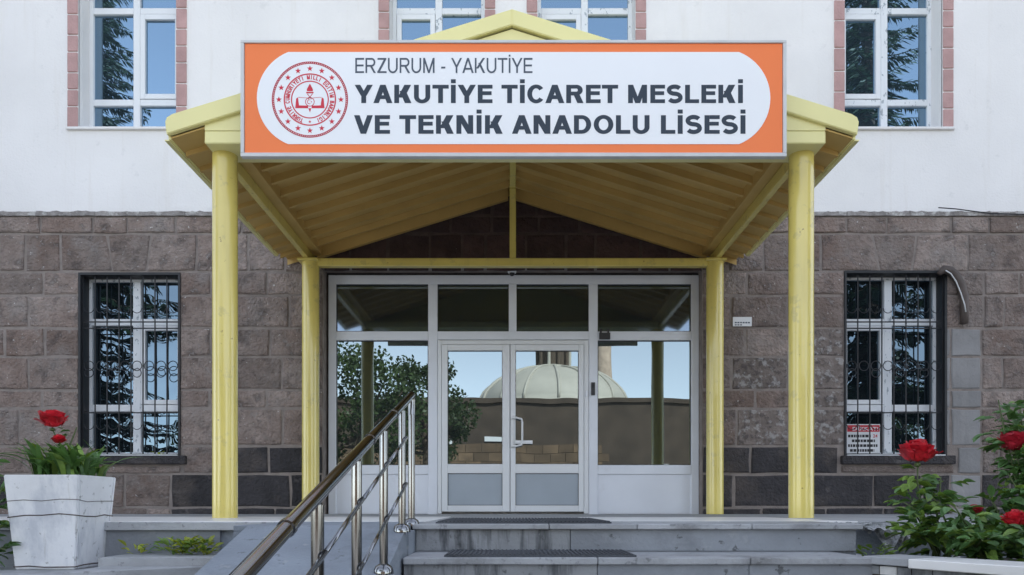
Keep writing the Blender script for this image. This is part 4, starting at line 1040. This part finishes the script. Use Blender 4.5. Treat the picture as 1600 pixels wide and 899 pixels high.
# warning notice in the right window
YN = YW + .17
no = thing('warning_notice', (PX(1348, YN), YN, PZ(708, YN)), 'white notice with red heading behind the right window grille', 'notice')
x0n, x1n = PX(1323, YN), PX(1375, YN)
obj('sheet', nb(x0n, x1n, YN, YN + .006, PZ(708, YN), PZ(663, YN)), M_pplate, no)
obj('red_heading', nb(x0n + .006, x1n - .006, YN - .0015, YN - .0003, PZ(675, YN), PZ(664.5, YN)), M_pred, no)
put_text('heading_text', 'DİKKAT!', PX(1332, YN), PX(1372, YN), PZ(673, YN), PZ(667.5, YN), YN - .003, M_white, no, bold=.02)
put_text('number_text', '24', PX(1364, YN), PX(1371, YN), PZ(684, YN), PZ(679, YN), YN - .002, M_pred, no, bold=.02)
bm = bmesh.new(); rn = random.Random(9)
for py0, xa, xb in ((679.5, 1325, 1361), (687, 1331, 1367), (694.5, 1325, 1371), (702, 1328, 1366)):
    x_ = xa
    while x_ < xb:
        w_ = rn.uniform(2.2, 5.5); e_ = min(xb, x_ + w_)
        box(bm, PX(x_, YN), PX(e_, YN), YN - .002, YN - .0005, PZ(py0 + 4.2, YN), PZ(py0, YN)); x_ = e_ + 1.0
obj('printed_lines', bm, M_dark, no)
# curved brown remnant of a lamp at the window corner and its white wire
cd = thing('curved_lamp_remnant', (wx(1490), YW - .05, wz(470)), 'curved brown lamp remnant with white wire bending down beside the right grilled window', 'remnant')
bm = bmesh.new()
cp = [(1462, 431), (1470, 424), (1479, 426), (1488, 434), (1496, 448), (1501, 465), (1502, 485), (1501, 508)]
tube(bm, [(wx(a), YW - .075, wz(b)) for a, b in cp], [.03, .055, .06, .06, .058, .055, .052, .05], 10); obj('lamp_remnant_body', bm, M_cable, cd, smooth=True)
bm = bmesh.new()
tube(bm, [(wx(a), YW - .142, wz(b)) for a, b in ((1468, 428), (1476, 433), (1484, 445), (1491, 462), (1497, 480), (1499, 492))], .008, 6); obj('wire', bm, M_signframe, cd, smooth=True)
# loose black cable over the ledge on the right
cb = bmesh.new(); tube(cb, [(wx(a), YW - .05, wz(b)) for a, b in ((1463, 327), (1490, 329), (1520, 333), (1545, 336), (1600, 337.5), (1700, 340), (1800, 338))], .007, 6)
tag(obj('loose_cable', cb, M_black, smooth=True), 'thin black cable sagging along the ledge above the stone courses', 'cable')

# ------------------------------------------------------------------ what stands opposite, behind the camera (seen in the glass)
def leaves_mesh(pts, size, rnd, asp=.6):
    V = []; Fc = []
    for p in pts:
        a = Vector((rnd.gauss(0, 1), rnd.gauss(0, 1), rnd.gauss(0, 1))).normalized(); b = a.orthogonal().normalized(); b.rotate(Matrix.Rotation(rnd.uniform(0, 6.28), 3, a))
        c_ = a.cross(b); s = size * rnd.uniform(.6, 1.3); k = len(V)
        V += [p - b * s, p + c_ * s * asp, p + b * s, p - c_ * s * asp]; Fc.append((k, k + 1, k + 2, k + 3))
    return [tuple(v) for v in V], Fc
def broad_tree(base, h, r, label, seed, group=None):
    rnd = random.Random(seed); root = thing('broadleaf_tree', base, label, 'tree', group); base = Vector(base)
    bm = bmesh.new(); top = base + Vector((rnd.uniform(-.2, .2), rnd.uniform(-.2, .2), h * .45))
    tube(bm, [base, base.lerp(top, .5) + Vector((.06, 0, 0)), top, base + Vector((0, 0, h * .8))], [h * .03, h * .024, h * .018, h * .006], 8)
    cents = []
    for k in range(26):
        a = rnd.uniform(0, 6.28); e = rnd.uniform(-.35, 1.2); rr_ = r * rnd.uniform(.45, 1.0)
        c_ = base + Vector((math.cos(a) * math.cos(e) * rr_, math.sin(a) * math.cos(e) * rr_, h * .58 + math.sin(e) * h * .36)); cents.append(c_)
        if k % 2 == 0: tube(bm, [top.lerp(base + Vector((0, 0, h * .7)), rnd.random()), top.lerp(c_, .6) + Vector((0, 0, .15)), c_], [h * .011, h * .007, h * .003], 5)
    obj('trunk', bm, M_bark, root)
    pts = []
    for c_ in cents:
        s = r * rnd.uniform(.2, .36)
        for k in range(230):
            d_ = Vector((rnd.gauss(0, 1), rnd.gauss(0, 1), rnd.gauss(0, .8))).normalized() * s * rnd.random() ** .4; pts.append(c_ + d_)
    obj('crown', leaves_mesh(pts, .085, rnd), M_tree, root)
broad_tree((-5.3, -6.0, 0), 6.9, 2.3, 'round leafy tree with the fullest crown opposite the glazed entrance', 61)
broad_tree((-3.4, -8.5, 0), 7.0, 2.0, 'smaller leafy tree opposite the entrance beside the flagpole', 62)
broad_tree((-9.5, -7.5, 0), 7.5, 2.4, 'tall leafy tree opposite the left part of the school', 63)
broad_tree((13.5, -7.5, 0), 6.2, 2.2, 'leafy tree opposite the right part of the school', 64)
def spruce(base, h, r, label, seed):
    rnd = random.Random(seed); root = thing('spruce_tree', base, label, 'tree'); base = Vector(base)
    bm = bmesh.new(); tube(bm, [base, base + Vector((.05, 0, h * .5)), base + Vector((0, 0, h))], [h * .018, h * .012, .015], 8)
    V = []; Fc = []; z = h * .10
    while z < h * .98:
        t_ = z / h; L_ = r * (1 - t_) ** .8 + .12
        for k in range(6):
            a = rnd.uniform(0, 6.28); l = L_ * rnd.uniform(.7, 1.1); dr_ = Vector((math.cos(a), math.sin(a), 0))
            P0 = base + Vector((0, 0, z)); pts = [P0, P0 + dr_ * l * .5 - Vector((0, 0, l * .16)), P0 + dr_ * l - Vector((0, 0, l * .22))]
            tube(bm, pts, [.02, .012, .004], 4, cap=False)
            n = int(l * 17) + 3
            for i in range(n):
                f = .12 + .88 * i / n; p = pts[0].lerp(pts[1], f * 2) if f < .5 else pts[1].lerp(pts[2], f * 2 - 1)
                for s in (-1, 1):
                    sd_ = Vector((-dr_.y, dr_.x, 0)) * s
                    ln = (.16 + .30 * (1 - f)) * rnd.uniform(.7, 1.2); tip = p + (dr_ * .55 + sd_ * .8 + Vector((0, 0, -rnd.uniform(.25, .8)))).normalized() * ln
                    wv = Vector((rnd.uniform(-1, 1), rnd.uniform(-1, 1), rnd.uniform(-.5, .5))).normalized() * .03; k0 = len(V); md = p.lerp(tip, .5)
                    V += [tuple(p), tuple(md + wv), tuple(tip), tuple(md - wv)]; Fc.append((k0, k0 + 1, k0 + 2, k0 + 3))
        z += rnd.uniform(.16, .26)
    obj('trunk', bm, M_bark, root); obj('needles', (V, Fc), M_needle, root)
spruce((-10.2, 2.2, 0), 17.0, 3.0, 'tall dark spruce in the forecourt before the left windows', 71)
spruce((8.3, 2.6, 0), 17.0, 3.3, 'dark spruce in the forecourt before the right windows', 72)
# stone hall with ribbed dome
hall = thing('domed_hall', (4, -42, 0), 'brown stone hall with pale ribbed dome and lantern opposite the school', 'building')
hh_ = [(-2.0, 0.1, 6.0, 6.35), (-5.4, -4.4, 5.9, 6.3), (10.5, 11.5, 3.2, 4.4)]
obj('wall', nb(-14, 18, -52, -36, 0, 8.9), M_lime, hall)
obj('parapet', nb(-14.2, 18.2, -52.2, -35.8, 8.902, 9.25), M_lime, hall)
for a, b, c_, d_ in hh_: obj('window', nb(a, b, -35.99, -35.90, c_, d_), M_white, hall)
gw = thing('sunlit_band_wall', (-4, -30, 0), 'tan stone wall added as the sunlit lower band before the domed hall', 'wall')  # added wall whose paler stone imitates a sunlit band
for k in range(22):
    for j in range(9):
        a = -16 + k * 1.0 + (.5 if j % 2 else 0)
        obj('added_band_stone', nb(a + .015, a + .985, -30.4, -30 + rs.uniform(-.02, .02), .6 * j + .015, .6 * j + .585), M_tan, gw)
bm = bmesh.new(); n = 14
lathe(bm, [(6.5, 0.0), (6.5, .35)] + [(6.3 * math.cos(t_), .35 + 3.3 * math.sin(t_)) for t_ in [math.pi / 2 * i / n for i in range(n)]] + [(.3, 3.65)], (3.5, -44.5, 9.25), 48)
dm = obj('dome', bm, M_dome, hall, smooth=True)
for k in range(16):
    a = 2 * math.pi * k / 16
    bm = bmesh.new(); tube(bm, [(3.5 + 6.33 * math.cos(t_) * math.cos(a), -44.5 + 6.33 * math.cos(t_) * math.sin(a), 9.62 + 3.33 * math.sin(t_)) for t_ in [math.pi / 2 * i / 12 for i in range(12)]], .12, 6)
    obj('rib', bm, M_dome, dm, smooth=True)
bm = bmesh.new(); lathe(bm, [(1.7, 0), (1.7, .25), (1.5, .3)], (3.5, -44.5, 12.7), 20); obj('lantern_base', bm, M_dome, dm)
for k in range(10):
    a = 2 * math.pi * k / 10; bm = bmesh.new(); lathe(bm, [(.14, 0), (.14, 2.0)], (3.5 + 1.35 * math.cos(a), -44.5 + 1.35 * math.sin(a), 12.95), 8); obj('lantern_column', bm, M_dome if k % 3 == 0 else M_bark, dm)
bm = bmesh.new(); lathe(bm, [(1.15, 0), (1.15, 2.0)], (3.5, -44.5, 12.95), 16); obj('lantern_drum', bm, M_bark, dm)
bm = bmesh.new(); lathe(bm, [(1.65, 0), (1.65, .2), (1.3, .8), (.5, 1.5), (.05, 2.2)], (3.5, -44.5, 14.95), 20); obj('lantern_cap', bm, M_dome, dm, smooth=True)
mn = thing('minaret', (7.6, -46, 0), 'slender brick minaret beside the domed hall opposite the school', 'tower')
bm = bmesh.new(); lathe(bm, [(1.1, 0), (1.05, 9), (.75, 9.6), (.7, 21)], (9.0, -54.5, 0), 20); obj('shaft', bm, M_brick, mn, smooth=True)
mn.location = (9.0, -54.5, 0)
for ch in mn.children: ch.matrix_parent_inverse = Matrix.Translation(-mn.location)
bm = bmesh.new(); lathe(bm, [(.7, 21), (1.3, 21.6), (1.3, 22.5), (.7, 22.5), (.65, 25), (.8, 25.1), (.02, 29)], (9.0, -54.5, 0.002), 20); obj('balcony_and_spire', bm, M_dome, mn)
fp = thing('flagpole', (-2.6, -4.2, 0), 'white steel flagpole on a concrete foot opposite the entrance', 'flagpole')
bm = bmesh.new(); tube(bm, [(-2.6, -4.2, .25), (-2.6, -4.2, 8)], [.05, .03], 10); obj('pole', bm, M_white, fp, smooth=True)
obj('foot', nb(-2.8, -2.4, -4.4, -4.0, 0, .26, bev=.02), M_conc, fp)
bm = bmesh.new(); lump(bm, (-2.6, -4.2, 8.05), (.07, .07, .07), rs, 2); obj('finial', bm, M_steel, fp, smooth=True)
